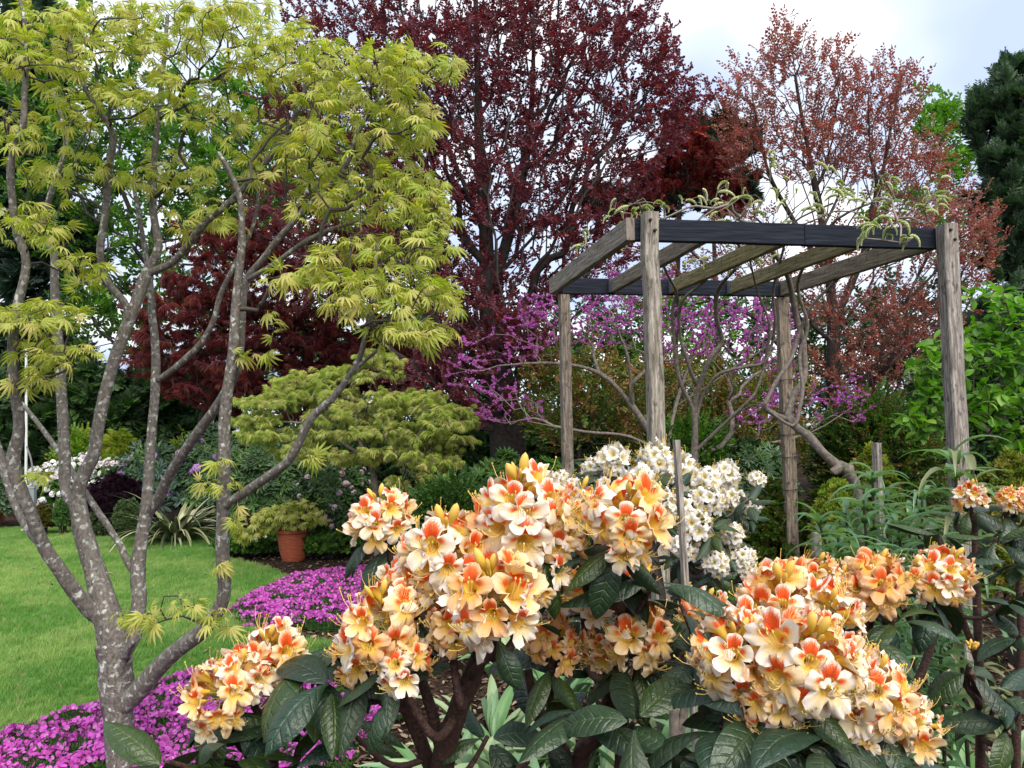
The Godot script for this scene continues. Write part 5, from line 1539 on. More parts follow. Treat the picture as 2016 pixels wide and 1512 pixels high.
# ---------------------------------------------------------------- carpets of magenta flowers
func carpet(called: String, label: String, poly: PackedVector2Array, nf: int, nl: int, high: float, sd: int) -> void:
	var r := rng(sd)
	var lo := Vector2(1e9, 1e9)
	var hi := -lo
	for q in poly:
		lo = lo.min(q)
		hi = hi.max(q)
	var nz := FastNoiseLite.new()
	nz.seed = sd
	nz.frequency = 1.6
	var root := thing(called, label, "ground cover", Vector3((lo.x + hi.x) / 2, 0, (lo.y + hi.y) / 2))
	root.set_meta("kind", "stuff")
	var fl := []
	var lf := []
	var tries := 0
	while (fl.size() < nf or lf.size() < nl) and tries < 260000:
		tries += 1
		var q := Vector2(r.randf_range(lo.x, hi.x), r.randf_range(lo.y, hi.y))
		if not Geometry2D.is_point_in_polygon(q, poly):
			continue
		var edge := 1e9
		for i in poly.size():
			edge = minf(edge, q.distance_to(Geometry2D.get_closest_point_to_segment(q, poly[i], poly[(i + 1) % poly.size()])))
		if edge < 0.14 * (nz.get_noise_2d(q.x * 4.0, q.y * 4.0) + 0.35):
			continue
		var h := high * smoothstep(-0.02, 0.16, edge) * (0.75 + 0.5 * nz.get_noise_2d(q.x * 2.0, q.y * 2.0)) + 0.008
		if lf.size() < nl:
			lf.append(Transform3D(Basis.from_euler(Vector3(r.randf_range(-0.5, 0.5), r.randf() * TAU, r.randf_range(-0.5, 0.5))) * r.randf_range(0.9, 1.6), Vector3(q.x, h * r.randf_range(0.1, 0.85), q.y)))
		if fl.size() < nf and nz.get_noise_2d(q.x * 3.0 + 50.0, q.y * 3.0) > r.randf_range(-0.35, 0.3):
			var n := (Vector3(0, 1, 0.3) + rdir(r) * 1.05).normalized()
			var y := (Vector3.FORWARD - n * n.dot(Vector3.FORWARD)).normalized().rotated(n, r.randf() * TAU)
			fl.append(Transform3D(Basis(y.cross(n), y, n) * r.randf_range(0.7, 1.2), Vector3(q.x, h + r.randf_range(0.0, 0.03), q.y)))
	many(root, "leaves", SH.needle_tuft, M["grass"], lf, colours(r, MID_GREEN, lf.size()), "stuff")
	many(root, "flowers", SH.phlox, M["petal"], fl, colours(r, [Color(0.52, 0.07, 0.48), Color(0.62, 0.13, 0.57), Color(0.40, 0.04, 0.32), Color(0.60, 0.20, 0.56), Color(0.50, 0.07, 0.40)], fl.size()), "stuff")

func carpet_flowers() -> void:
	carpet("creeping_phlox", "carpet of magenta creeping phlox around the maple trunk's foot", flat_poly([[-260, 1540], [0, 1454], [100, 1418], [210, 1388], [330, 1345], [420, 1312], [520, 1338], [700, 1338], [790, 1345], [800, 1420], [700, 1500], [600, 1640], [200, 1800], [-200, 1800]]), 13000, 14000, 0.07, 1101)
	carpet("creeping_phlox", "smaller carpet of magenta creeping phlox in front of the terracotta pot", flat_poly([[440, 1212], [470, 1185], [520, 1160], [570, 1140], [640, 1128], [740, 1124], [820, 1135], [820, 1200], [740, 1245], [600, 1246], [480, 1240]]), 9000, 9000, 0.07, 1102)

# ---------------------------------------------------------------- wisteria on the pergola
func raceme(sd: int) -> ArrayMesh:
	var r := rng(sd)
	var b := MB.new()
	b.smooth = false
	var bend := r.randf_range(0.8, 1.9)
	var ln := 0.115
	for k in 70:
		var t := k / 70.0
		var a := bend * t
		var c := Vector3(0, ln * sin(a) / bend, -ln * (1.0 - cos(a)) / bend)
		var fw := Vector3(0, cos(a), -sin(a))
		var th := k * 2.4
		var side := Vector3.RIGHT.rotated(fw, th)
		var sz := (0.016 + 0.008 * sin(PI * pow(t, 0.7))) * (1.0 - 0.45 * t)
		var g := r.randf_range(0.8, 1.2)
		oval_leaf(b, Transform3D(orient2((side * 0.8 + fw * 0.8).normalized(), side * 0.5 - fw), c), sz, sz * 0.85, Color(g, g, g * 0.9))
	return b.commit()

func vine() -> void:
	var r := rng(1200)
	var root := thing("wisteria_vine", "twining wisteria with bare grey stems and hanging pale green buds on the pergola", "vine", foot(1680, 5.2))
	var t := Limbs.new()
	var lines := [
		[[1700, 1100, 5.3, 14], [1690, 980, 5.3, 14], [1672, 932, 5.3, 16], [1649, 917, 5.3, 15], [1615, 886, 5.3, 13], [1594, 860, 5.35, 13], [1566, 840, 5.4, 12], [1552, 820, 5.45, 11], [1556, 800, 5.5, 10], [1566, 770, 5.6, 10], [1583, 746, 5.7, 9], [1583, 687, 5.75, 9], [1576, 652, 5.75, 9], [1566, 617, 5.75, 9], [1553, 551, 5.6, 8], [1529, 506, 5.3, 7], [1500, 470, 5.0, 5], [1480, 440, 4.8, 4]],
		[[1552, 826, 5.45, 8], [1530, 818, 5.42, 8], [1507, 803, 5.4, 8], [1511, 785, 5.4, 7], [1531, 746, 5.5, 6], [1557, 708, 5.6, 6], [1572, 660, 5.65, 6], [1600, 600, 5.6, 5], [1660, 540, 5.4, 4], [1720, 480, 5.0, 4], [1760, 430, 4.8, 3]],
		[[1507, 803, 5.4, 5], [1560, 838, 5.35, 5], [1575, 800, 5.4, 6], [1580, 760, 5.5, 6], [1574, 700, 5.6, 6], [1590, 640, 5.6, 5], [1570, 560, 5.5, 5], [1605, 490, 5.1, 4], [1650, 430, 4.8, 4], [1740, 390, 4.6, 3]],
		[[1370, 1010, 5.9, 13], [1367, 905, 5.9, 12], [1369, 853, 5.9, 9], [1370, 784, 5.9, 8], [1397, 708, 5.8, 8], [1421, 673, 5.8, 7], [1411, 628, 5.7, 7], [1411, 586, 5.6, 6], [1420, 560, 5.5, 6], [1460, 510, 5.2, 5], [1440, 460, 4.9, 4], [1400, 420, 4.7, 3]],
		[[1369, 850, 5.9, 7], [1362, 801, 5.9, 6], [1338, 749, 5.85, 6], [1328, 680, 5.8, 5], [1324, 610, 5.7, 5], [1332, 576, 5.6, 5], [1314, 540, 5.4, 4], [1290, 480, 5.1, 4], [1270, 430, 4.8, 3], [1255, 395, 4.6, 3]],
		[[1372, 760, 5.9, 5], [1352, 708, 5.8, 5], [1337, 645, 5.75, 5], [1345, 590, 5.6, 5], [1395, 540, 5.4, 4], [1350, 480, 5.1, 3], [1330, 430, 4.8, 3]],
		[[1371, 830, 5.9, 5], [1378, 794, 5.9, 5], [1394, 760, 5.85, 5], [1418, 735, 5.8, 5], [1467, 722, 5.75, 5], [1501, 715, 5.7, 5], [1519, 680, 5.7, 4], [1526, 628, 5.6, 4], [1522, 572, 5.5, 4], [1540, 500, 5.2, 4], [1560, 440, 4.8, 3], [1640, 400, 4.6, 3]],
		[[1367, 890, 5.9, 6], [1420, 840, 5.8, 5], [1469, 794, 5.7, 5], [1490, 767, 5.7, 4], [1505, 715, 5.7, 4], [1515, 640, 5.6, 4], [1490, 570, 5.5, 3], [1470, 480, 5.1, 3]],
	]
	for q in lines:
		var pts := []
		var rr := []
		for s in q:
			pts.append(at(s[0], s[1], s[2]))
			rr.append(s[3] * s[2] / F * 0.66)
		pts[0].y = maxf(0.0, pts[0].y)
		var line := smoothline(pts, 4)
		var rad := PackedFloat32Array()
		for i in line.size():
			var k := mini(i / 4, rr.size() - 1)
			rad.append(lerpf(rr[k], rr[mini(k + 1, rr.size() - 1)], (i % 4) / 4.0))
		var b := MB.new()
		b.tube(line, rad, 9, Color.WHITE, true, 0.05)
		part(root, "stem", b.commit(), M["grey_bark"])
		t.seed_line(line, -1 if t.p.size() == 0 else t.nearest(line[0], 0.0))
	var burl := MB.new()
	burl.tube(PackedVector3Array([at(1640, 930, 5.28), at(1655, 918, 5.28), at(1668, 925, 5.28), at(1676, 940, 5.28)]), PackedFloat32Array([0.03, 0.05, 0.052, 0.035]), 10, Color.WHITE, true, 0.12)
	part(root, "burl", burl.commit(), M["grey_bark"])
	var goals := []
	for q in [[1280, 400, 90, 40, 4.5, 0.4, 14], [1230, 430, 70, 40, 4.7, 0.4, 10], [1420, 400, 100, 45, 4.7, 0.5, 16], [1560, 400, 110, 50, 4.7, 0.5, 18], [1700, 400, 120, 50, 4.6, 0.5, 20], [1800, 410, 80, 40, 4.5, 0.4, 14], [1650, 350, 140, 35, 4.9, 0.5, 12], [1750, 470, 60, 15, 4.2, 0.05, 9], [1720, 440, 60, 20, 4.15, 0.1, 9], [1500, 490, 90, 25, 5.0, 0.3, 8], [1420, 520, 90, 30, 5.2, 0.2, 8], [1180, 480, 50, 40, 5.2, 0.3, 10], [1840, 370, 50, 25, 4.6, 0.3, 5], [1500, 310, 60, 20, 4.9, 0.3, 4]]:
		for k in q[6]:
			goals.append(in_blob(q, r))
	t.grow(goals, 0.2, 0.14, 0.15, r)
	t.count()
	var thin := MB.new()
	t.draw(thin, thin, 0.0028, 0.45, 9.0, Color(0.22, 0.19, 0.16), 0.011, false)
	part(root, "twigs", thin.commit(), M["twig"]).set_meta("kind", "stuff")
	var shapes_ := [raceme(1), raceme(2), raceme(3), raceme(4)]
	var ms := []
	for c in [Color(0.62, 0.66, 0.36), Color(0.54, 0.60, 0.28), Color(0.68, 0.69, 0.44)]:
		var m := leafmat("raceme_%d" % ms.size(), 0.7, Color(0.6, 0.7, 0.4))
		m.albedo_color = lin(c.r, c.g, c.b)
		ms.append(m)
	for i in range(t.fixed, t.p.size()):
		if t.cnt[i] > 1.0 or (i % 3 != 0 and t.par[i] >= 0 and i + 1 < t.p.size() and t.par[i + 1] == i):
			continue
		for k in 1 + r.randi() % 2:
			var a := r.randf() * TAU
			var d := Vector3(cos(a), r.randf_range(-0.2, 0.7), sin(a)).normalized()
			var o := part(root, "flower_bud", shapes_[r.randi() % 4], ms[r.randi() % 3], true)
			o.transform = Transform3D(orient(d, r, 0.3, r.randf_range(0.5, 1.0)), t.p[i] - root.position)

# ---------------------------------------------------------------- rhododendrons
# a flower head: n flowers on a dome round the end of a branch, buds on top
func truss(shrub: Node3D, c: Vector3, rad: float, axis: Vector3, n: int, o: Dictionary, r: RandomNumberGenerator) -> void:
	var node := Node3D.new()
	node.name = "flower_truss"
	shrub.add_child(node, true)
	node.position = c - shrub.position
	var s := rad / 0.09
	var x := axis.cross(Vector3(0.3, 0.2, 0.9)).normalized()
	var z := x.cross(axis)
	var nb := int(ceil(o.get("buds", 4) * (0.5 if n else 1.0)))
	for k in n:
		var t := (k + 0.5) / n
		var pol := acos(lerpf(0.86, -0.5, t))
		var az := k * 2.39996 + r.randf_range(-0.25, 0.25)
		var d := (axis * cos(pol) + (x * cos(az) + z * sin(az)) * sin(pol))
		d = (d + rdir(r) * 0.13).normalized()
		var face := (Vector3(d.x, d.y * 0.62 - 0.02, d.z + 0.12) + rdir(r) * 0.2).normalized()
		var y := (Vector3.UP + rdir(r) * 0.25)
		y = y - face * y.dot(face)
		if y.length() < 0.2:
			y = axis - face * axis.dot(face)
		y = y.normalized()
		var f := MeshInstance3D.new()
		f.name = "flower"
		f.mesh = o.meshes[r.randi() % o.meshes.size()]
		f.set_surface_override_material(0, M[o.mats[r.randi() % o.mats.size()]])
		node.add_child(f, true)
		f.transform = Transform3D(Basis(y.cross(face), y, face) * (s * r.randf_range(0.8, 1.15)), d * r.randf_range(0.054, 0.07) * s)
	for k in nb:
		var a := TAU * k / nb + r.randf_range(-0.3, 0.3)
		var tilt := r.randf_range(0.12, 0.5)
		var d := (axis * cos(tilt) + (x * cos(a) + z * sin(a)) * sin(tilt)).normalized()
		var q := MeshInstance3D.new()
		q.name = "bud"
		q.mesh = SH.bud if k % 2 else SH.bud_open
		q.material_override = M["petal_plain"]
		node.add_child(q, true)
		q.transform = Transform3D(orient(d, r, 1.0, s * r.randf_range(0.5, 0.85)), axis * 0.036 * s + d * 0.02 * s)

func leaf_whorl(shrub: Node3D, c: Vector3, axis: Vector3, n: int, ln: float, open: float, shapes_: Array, m: Array, r: RandomNumberGenerator) -> void:
	var x := axis.cross(Vector3(0.3, 0.2, 0.9)).normalized()
	var z := x.cross(axis)
	for k in n:
		var a := TAU * (k + r.randf_range(-0.3, 0.3)) / n
		var o := open + r.randf_range(-0.3, 0.3)
		var d := (axis * cos(o) + (x * cos(a) + z * sin(a)) * sin(o)).normalized()
		var f := MeshInstance3D.new()
		f.name = "leaf"
		f.mesh = shapes_[r.randi() % shapes_.size()]
		f.material_override = m[r.randi() % m.size()]
		shrub.add_child(f, true)
		var bs := orient2(d, axis + rdir(r) * 0.3)
		f.transform = Transform3D(bs * (ln * r.randf_range(0.75, 1.2)), c - axis * r.randf_range(0.0, 0.03) + d * 0.012 - shrub.position)

func branch(shrub: Node3D, pts: Array, r0: float, r1: float, m: Material, sides := 8) -> PackedVector3Array:
	var line := smoothline(pts, 5)
	var rad := PackedFloat32Array()
	for i in line.size():
		rad.append(lerpf(r0, r1, pow(float(i) / (line.size() - 1), 0.8)))
	var b := MB.new()
	b.tube(line, rad, sides, Color.WHITE, true, 0.06)
	part(shrub, "branch", b.commit(), m)
	return line

func rhodo_shapes() -> void:
	if SH.has("rl"):
		return
	SH.rl = [blade(1.0, 0.185, 0.75, 0.55, 0.1, 12, 6, 0, 0.15, 0.006, 1).commit(), blade(1.0, 0.20, 1.15, 0.35, 0.25, 12, 6, 0, -0.3, 0.008, 2).commit(), blade(1.0, 0.17, 0.45, 0.85, 0.0, 12, 6, 0, 0.4, 0.006, 3).commit(), blade(1.0, 0.19, 1.5, 0.6, 0.2, 12, 6, 2, 0.1, 0.01, 4).commit()]
	SH.flowers = []
	for k in 9:
		SH.flowers.append(corolla([0.037, 0.039, 0.036, 0.034, 0.038, 0.04, 0.033, 0.037, 0.035][k], 60 + k, [0.55, 0.7, 0.4, 0.62, 0.95, 0.3, 1.1, 0.5, 0.75][k]))
	SH.wflowers = []
	for k in 3:
		SH.wflowers.append(corolla(0.037, 80 + k, [0.5, 0.65, 0.8][k], 30, 6))
	SH.bud = bud_mesh(0.038, 0.0)
	SH.bud_open = bud_mesh(0.046, 0.05)
	var pp := leafmat("petal_plain", 0.55, Color(0.6, 0.5, 0.3))
	for k in 6:
		var m: StandardMaterial3D = M["rhododendron_leaf"].duplicate()
		m.albedo_color = [Color(0.9, 0.9, 0.9), Color(0.72, 0.80, 0.86), Color(0.86, 0.86, 0.62), Color(0.62, 0.66, 0.62), Color(0.9, 0.86, 0.86), Color(1.0, 0.95, 0.68)][k]
		m.roughness = [0.34, 0.42, 0.3, 0.38, 0.5, 0.36][k]
		m.backlight_enabled = true
		m.backlight = Color(0.45, 0.5, 0.25)
		m.resource_name = "rhododendron_leaf_%d" % k
		M["rhododendron_leaf_%d" % k] = m

func rhodo(called: String, label: String, o: Dictionary) -> void:
	rhodo_shapes()
	var r := rng(o.seed)
	var base: Vector3 = o.base
	var shrub := thing(called, label, "shrub", base, o.get("group", ""))
	var lm := []
	for k in 6:
		lm.append(M["rhododendron_leaf_%d" % k])
	var bark: Material = M[o.get("bark", "red_brown_bark")]
	var nodes := []
	for line in o.get("stems", []):
		var pts := []
		for s in line[0]:
			pts.append(at(s[0], s[1], s[2]))
		for q in branch(shrub, pts, line[1], line[2], bark):
			nodes.append(q)
	for q in o.trusses:
		var c := at(q[0], q[1], q[3])
		var rad: float = q[2] * q[3] / F
		var lean: Vector3 = (base + Vector3(0, 0.4, 0) - c).normalized()
		var axis := (Vector3.UP * 1.0 - Vector3(lean.x, 0, lean.z) * 0.35 + Vector3(0, 0, 0.42) + rdir(r) * 0.18).normalized()
		truss(shrub, c, rad * 0.95, axis, int(q[4] * 1.4), {meshes = o.meshes, mats = o.mats[q[5]], buds = q[6]}, r)
		# branch from the nearest thicker stem or the base
		var tip := c - axis * rad * 0.25
		var from := base
		if nodes.size():
			var best := 1e9
			for w: Vector3 in nodes:
				if w.y < tip.y - 0.1:
					var cost := w.distance_to(tip) + 0.25 * absf(w.y - tip.y)
					if cost < best:
						best = cost
						from = w
		branch(shrub, [from, from.lerp(tip, 0.55) - Vector3(0, 0.05, 0) + rdir(r) * 0.02, tip - axis * 0.05, tip], 0.0085 if nodes.size() else 0.013, 0.0055, bark)
		leaf_whorl(shrub, c - axis * rad * 0.42, axis, int(q[7] * 0.7), o.get("leaf", 0.125) * 0.9, 1.75, SH.rl, lm, r)
	for q in o.get("rosettes", []):
		var c := at(q[0], q[1], q[2])
		var axis := (Vector3.UP + rdir(r) * 0.5 + Vector3(0, 0, 0.2)).normalized()
		leaf_whorl(shrub, c, axis, int(q[3] * 0.75), o.get("leaf", 0.125) * q[4], o.get("open", 1.45), SH.rl, lm, r)
		var from := base
		var best := 1e9
		for w: Vector3 in nodes:
			if w.y < c.y - 0.05 and w.distance_to(c) < best:
				best = w.distance_to(c)
				from = w
		branch(shrub, [from, from.lerp(c, 0.5) - Vector3(0, 0.03, 0), c], 0.007, 0.004, bark, 6)

func white_rhododendron() -> void:
	var D := 2.75
	var tr := []
	for q in [[1210, 910, 42, 0.0], [1290, 905, 46, 0.1], [1260, 950, 48, -0.1], [1200, 960, 40, 0.0], [1335, 925, 42, 0.05], [1390, 950, 42, 0.0], [1430, 935, 36, 0.1], [1395, 985, 40, -0.1], [1350, 1000, 44, -0.1], [1370, 1040, 44, -0.15], [1345, 1075, 40, -0.15], [1125, 965, 30, 0.1], [1150, 985, 34, 0.05], [1490, 945, 22, 0.0], [1465, 1100, 30, -0.2], [1475, 1125, 26, -0.2], [1300, 1000, 46, -0.1], [1240, 1010, 44, -0.1], [1440, 1055, 30, -0.15], [1410, 1110, 34, -0.2], [1475, 1000, 26, 0.0], [1100, 945, 26, 0.15], [1170, 925, 34, 0.1], [1440, 985, 34, 0.0]]:
		tr.append([q[0], q[1], q[2] * 1.1, D + q[3], 11, 0, 0, 7])
	var ro := []
	var r := rng(1301)
	for k in 26:
		var a := Vector2(r.randf_range(1120, 1470), r.randf_range(930, 1240))
		ro.append([a.x, a.y, D + r.randf_range(-0.1, 0.25), 8, r.randf_range(0.8, 1.1)])
	for q in [[1400, 1040, D - 0.2], [1420, 1070, D - 0.15], [1470, 985, D - 0.1], [1440, 1000, D], [1170, 905, D + 0.3], [1160, 925, D + 0.3]]:
		ro.append([q[0], q[1], q[2], 9, 1.0])
	rhodo("white_rhododendron", "white-flowered rhododendron with grey-green leaves growing under the pergola", {seed = 1300, base = foot(1330, D), leaf = 0.10, meshes = SH.get("wflowers", wf()), mats = [["corolla_white"]], bark = "grey_bark",
		stems = [[[[1330, 1640, D], [1325, 1350, D], [1300, 1150, D], [1270, 1010, D]], 0.022, 0.01], [[[1330, 1500, D], [1370, 1250, D], [1395, 1100, D], [1400, 1000, D]], 0.018, 0.008], [[[1325, 1350, D], [1250, 1180, D], [1180, 1040, D]], 0.015, 0.007], [[[1370, 1250, D], [1430, 1170, D - 0.1], [1465, 1120, D - 0.15]], 0.011, 0.006]],
		trusses = tr, rosettes = ro})

func wf() -> Array:
	rhodo_shapes()
	return SH.wflowers

func orange_rhododendrons() -> void:
	rhodo_shapes()
	var fresh := [["corolla_fresh", "corolla_fresh", "corolla_fresh", "corolla_yellow", "corolla_fresh", "corolla_yellow", "corolla_faded"], ["corolla_fresh", "corolla_yellow", "corolla_faded"], ["corolla_faded", "corolla_yellow", "corolla_faded"]]
	# middle bush; head: px, py, radius px, depth, flowers, tone, buds, leaves
	rhodo("orange_rhododendron", "cream and orange rhododendron with the tallest flower heads beside the phlox", {seed = 1401, base = foot(880, 1.42), meshes = SH.flowers, mats = fresh,
		stems = [[[[868, 2600, 1.42], [868, 1700, 1.38], [872, 1500, 1.3], [905, 1390, 1.24], [945, 1290, 1.2], [975, 1180, 1.18]], 0.03, 0.011],
			[[[868, 1560, 1.38], [820, 1440, 1.32], [780, 1340, 1.27], [765, 1270, 1.24]], 0.014, 0.009],
			[[[872, 1500, 1.3], [850, 1400, 1.28], [820, 1300, 1.3], [800, 1180, 1.4]], 0.011, 0.007],
			[[[1130, 2500, 1.5], [1130, 1600, 1.45], [1180, 1440, 1.4], [1215, 1330, 1.34], [1225, 1200, 1.3]], 0.024, 0.009],
			[[[1130, 1560, 1.45], [1110, 1480, 1.42], [1060, 1410, 1.4], [1040, 1320, 1.38]], 0.014, 0.008],
			[[[1215, 2400, 1.45], [1215, 1640, 1.42], [1225, 1500, 1.4], [1222, 1350, 1.38]], 0.022, 0.012]],
		trusses = [[752, 1025, 82, 1.42, 11, 0, 5, 9], [1030, 1010, 128, 1.2, 12, 0, 7, 7], [880, 1095, 125, 1.2, 13, 0, 6, 6], [970, 1190, 130, 1.1, 13, 0, 6, 5], [755, 1235, 118, 1.14, 11, 0, 4, 6], [1228, 1030, 122, 1.16, 12, 0, 4, 9], [1085, 1060, 90, 1.22, 9, 0, 3, 5], [1150, 1180, 88, 1.36, 9, 1, 2, 7], [1255, 1265, 95, 1.3, 10, 1, 4, 9], [1090, 1270, 76, 1.34, 9, 2, 0, 8], [1230, 1120, 80, 1.42, 8, 2, 0, 4], [1185, 1280, 70, 1.36, 8, 2, 0, 4], [820, 1165, 92, 1.22, 10, 0, 2, 2], [935, 1080, 95, 1.26, 9, 0, 1, 0], [1055, 1130, 90, 1.2, 9, 0, 2, 0], [705, 1290, 76, 1.2, 8, 1, 0, 4], [1140, 1000, 70, 1.3, 8, 0, 2, 0], [900, 1240, 80, 1.16, 8, 1, 0, 2], [790, 1310, 80, 1.12, 8, 0, 0, 3]],
		rosettes = [[1070, 1430, 1.4, 5, 0.9], [700, 1450, 1.3, 5, 0.9], [1150, 1380, 1.25, 7, 1.0], [1250, 1420, 1.15, 7, 1.2], [960, 1450, 1.3, 6, 0.9], [660, 1330, 1.2, 7, 1.0], [1330, 1480, 1.1, 6, 1.1], [1040, 1500, 1.2, 7, 1.1], [700, 1250, 1.25, 5, 1.0], [1180, 1100, 1.2, 6, 1.1], [1290, 1130, 1.2, 6, 1.1]]})
	rhodo("orange_rhododendron", "low pair of cream and orange rhododendron heads beside the maple trunk", {seed = 1402, base = foot(540, 1.6), meshes = SH.flowers, mats = fresh,
		stems = [[[[536, 2400, 1.55], [537, 1700, 1.5], [538, 1500, 1.42], [540, 1390, 1.36], [535, 1340, 1.34]], 0.014, 0.008]],
		trusses = [[432, 1372, 100, 1.27, 12, 1, 3, 8], [535, 1295, 92, 1.34, 11, 0, 4, 8], [485, 1340, 80, 1.3, 8, 0, 1, 1]],
		rosettes = [[400, 1470, 1.25, 7, 1.25], [480, 1480, 1.28, 7, 1.1], [620, 1300, 1.3, 7, 1.15], [600, 1385, 1.32, 6, 1.0], [680, 1390, 1.35, 7, 1.0], [330, 1500, 1.2, 4, 1.2], [590, 1490, 1.35, 7, 1.0]]})
	rhodo("orange_rhododendron", "broad cream and orange rhododendron with a low sweep of big heads before lilies", {seed = 1403, base = foot(1560, 1.5), meshes = SH.flowers, mats = fresh,
		stems = [[[[1500, 2500, 1.5], [1500, 1700, 1.45], [1505, 1520, 1.35], [1530, 1420, 1.28], [1560, 1340, 1.22]], 0.022, 0.01],
			[[[1500, 1700, 1.45], [1430, 1500, 1.38], [1420, 1400, 1.32], [1430, 1330, 1.28]], 0.014, 0.008],
			[[[1640, 2500, 1.55], [1640, 1700, 1.45], [1680, 1520, 1.3], [1720, 1440, 1.25]], 0.017, 0.008],
			[[[1650, 1700, 1.55], [1665, 1450, 1.55], [1690, 1330, 1.6], [1720, 1200, 1.65]], 0.013, 0.007],
			[[[1740, 2200, 1.7], [1745, 1600, 1.7], [1790, 1400, 1.7], [1840, 1250, 1.7], [1858, 1180, 1.7]], 0.014, 0.007]],
		trusses = [[1385, 1215, 76, 1.36, 9, 1, 2, 6], [1540, 1195, 112, 1.24, 12, 0, 6, 6], [1450, 1305, 118, 1.12, 13, 0, 4, 8], [1585, 1310, 135, 1.06, 14, 0, 6, 8], [1720, 1375, 118, 1.1, 13, 0, 3, 8], [1600, 1140, 70, 1.55, 9, 1, 1, 5], [1720, 1150, 88, 1.6, 12, 1, 2, 8], [1855, 1135, 78, 1.62, 10, 1, 4, 8], [1480, 1230, 90, 1.22, 9, 0, 2, 0], [1630, 1225, 95, 1.2, 10, 0, 2, 0], [1655, 1330, 100, 1.1, 10, 0, 2, 2], [1520, 1385, 95, 1.08, 10, 0, 0, 4], [1795, 1425, 82, 1.12, 9, 0, 0, 5], [1650, 1165, 66, 1.6, 8, 1, 1, 2], [1790, 1145, 66, 1.65, 8, 1, 1, 2], [1690, 1420, 85, 1.1, 9, 0, 0, 3]],
		rosettes = [[1500, 1420, 1.1, 7, 1.2], [1620, 1450, 1.05, 8, 1.2], [1420, 1430, 1.12, 7, 1.2], [1740, 1480, 1.1, 7, 1.1], [1370, 1290, 1.25, 6, 1.0], [1760, 1220, 1.55, 7, 1.0], [1700, 1255, 1.5, 6, 1.0], [1580, 1470, 1.05, 6, 1.2], [1340, 1190, 1.3, 6, 1.0]]})
	rhodo("orange_rhododendron", "dark-leaved rhododendron with small orange heads high above leggy stems by magnolia", {seed = 1404, base = foot(1960, 2.4), meshes = SH.flowers, mats = fresh, leaf = 0.12, open = 1.3,
		stems = [[[[1930, 2100, 2.3], [1930, 1500, 2.2], [1925, 1250, 2.15], [1920, 1080, 2.15], [1918, 1010, 2.15]], 0.016, 0.007], [[[2010, 2000, 2.3], [2000, 1500, 2.2], [2010, 1250, 2.15], [2000, 1080, 2.15]], 0.016, 0.007], [[[1925, 1300, 2.15], [1870, 1150, 2.1], [1850, 1060, 2.1]], 0.01, 0.006]],
		trusses = [[1912, 978, 42, 2.15, 10, 1, 1, 9], [1985, 985, 36, 2.15, 9, 1, 1, 9], [2030, 985, 42, 2.15, 9, 1, 1, 8]],
		rosettes = [[1850, 1050, 2.1, 7, 0.9], [1885, 1100, 2.05, 7, 0.85], [1960, 1060, 2.1, 8, 0.9], [2010, 1100, 2.1, 8, 0.9], [1990, 1170, 2.0, 8, 0.9], [2010, 1250, 2.0, 7, 0.9], [2020, 1030, 2.15, 7, 0.9]]})
	rhodo("orange_rhododendron", "unopened rhododendron shoot with a tight cluster of yellow buds", {seed = 1405, base = foot(1930, 1.75), meshes = SH.flowers, mats = fresh, leaf = 0.13,
		stems = [[[[1925, 2300, 1.75], [1930, 1600, 1.65], [1930, 1450, 1.6], [1925, 1370, 1.55], [1912, 1325, 1.52]], 0.013, 0.007]],
		trusses = [[1910, 1300, 52, 1.52, 0, 0, 12, 7]],
		rosettes = [[1965, 1360, 1.55, 7, 1.0], [1990, 1420, 1.5, 5, 1.0]]})

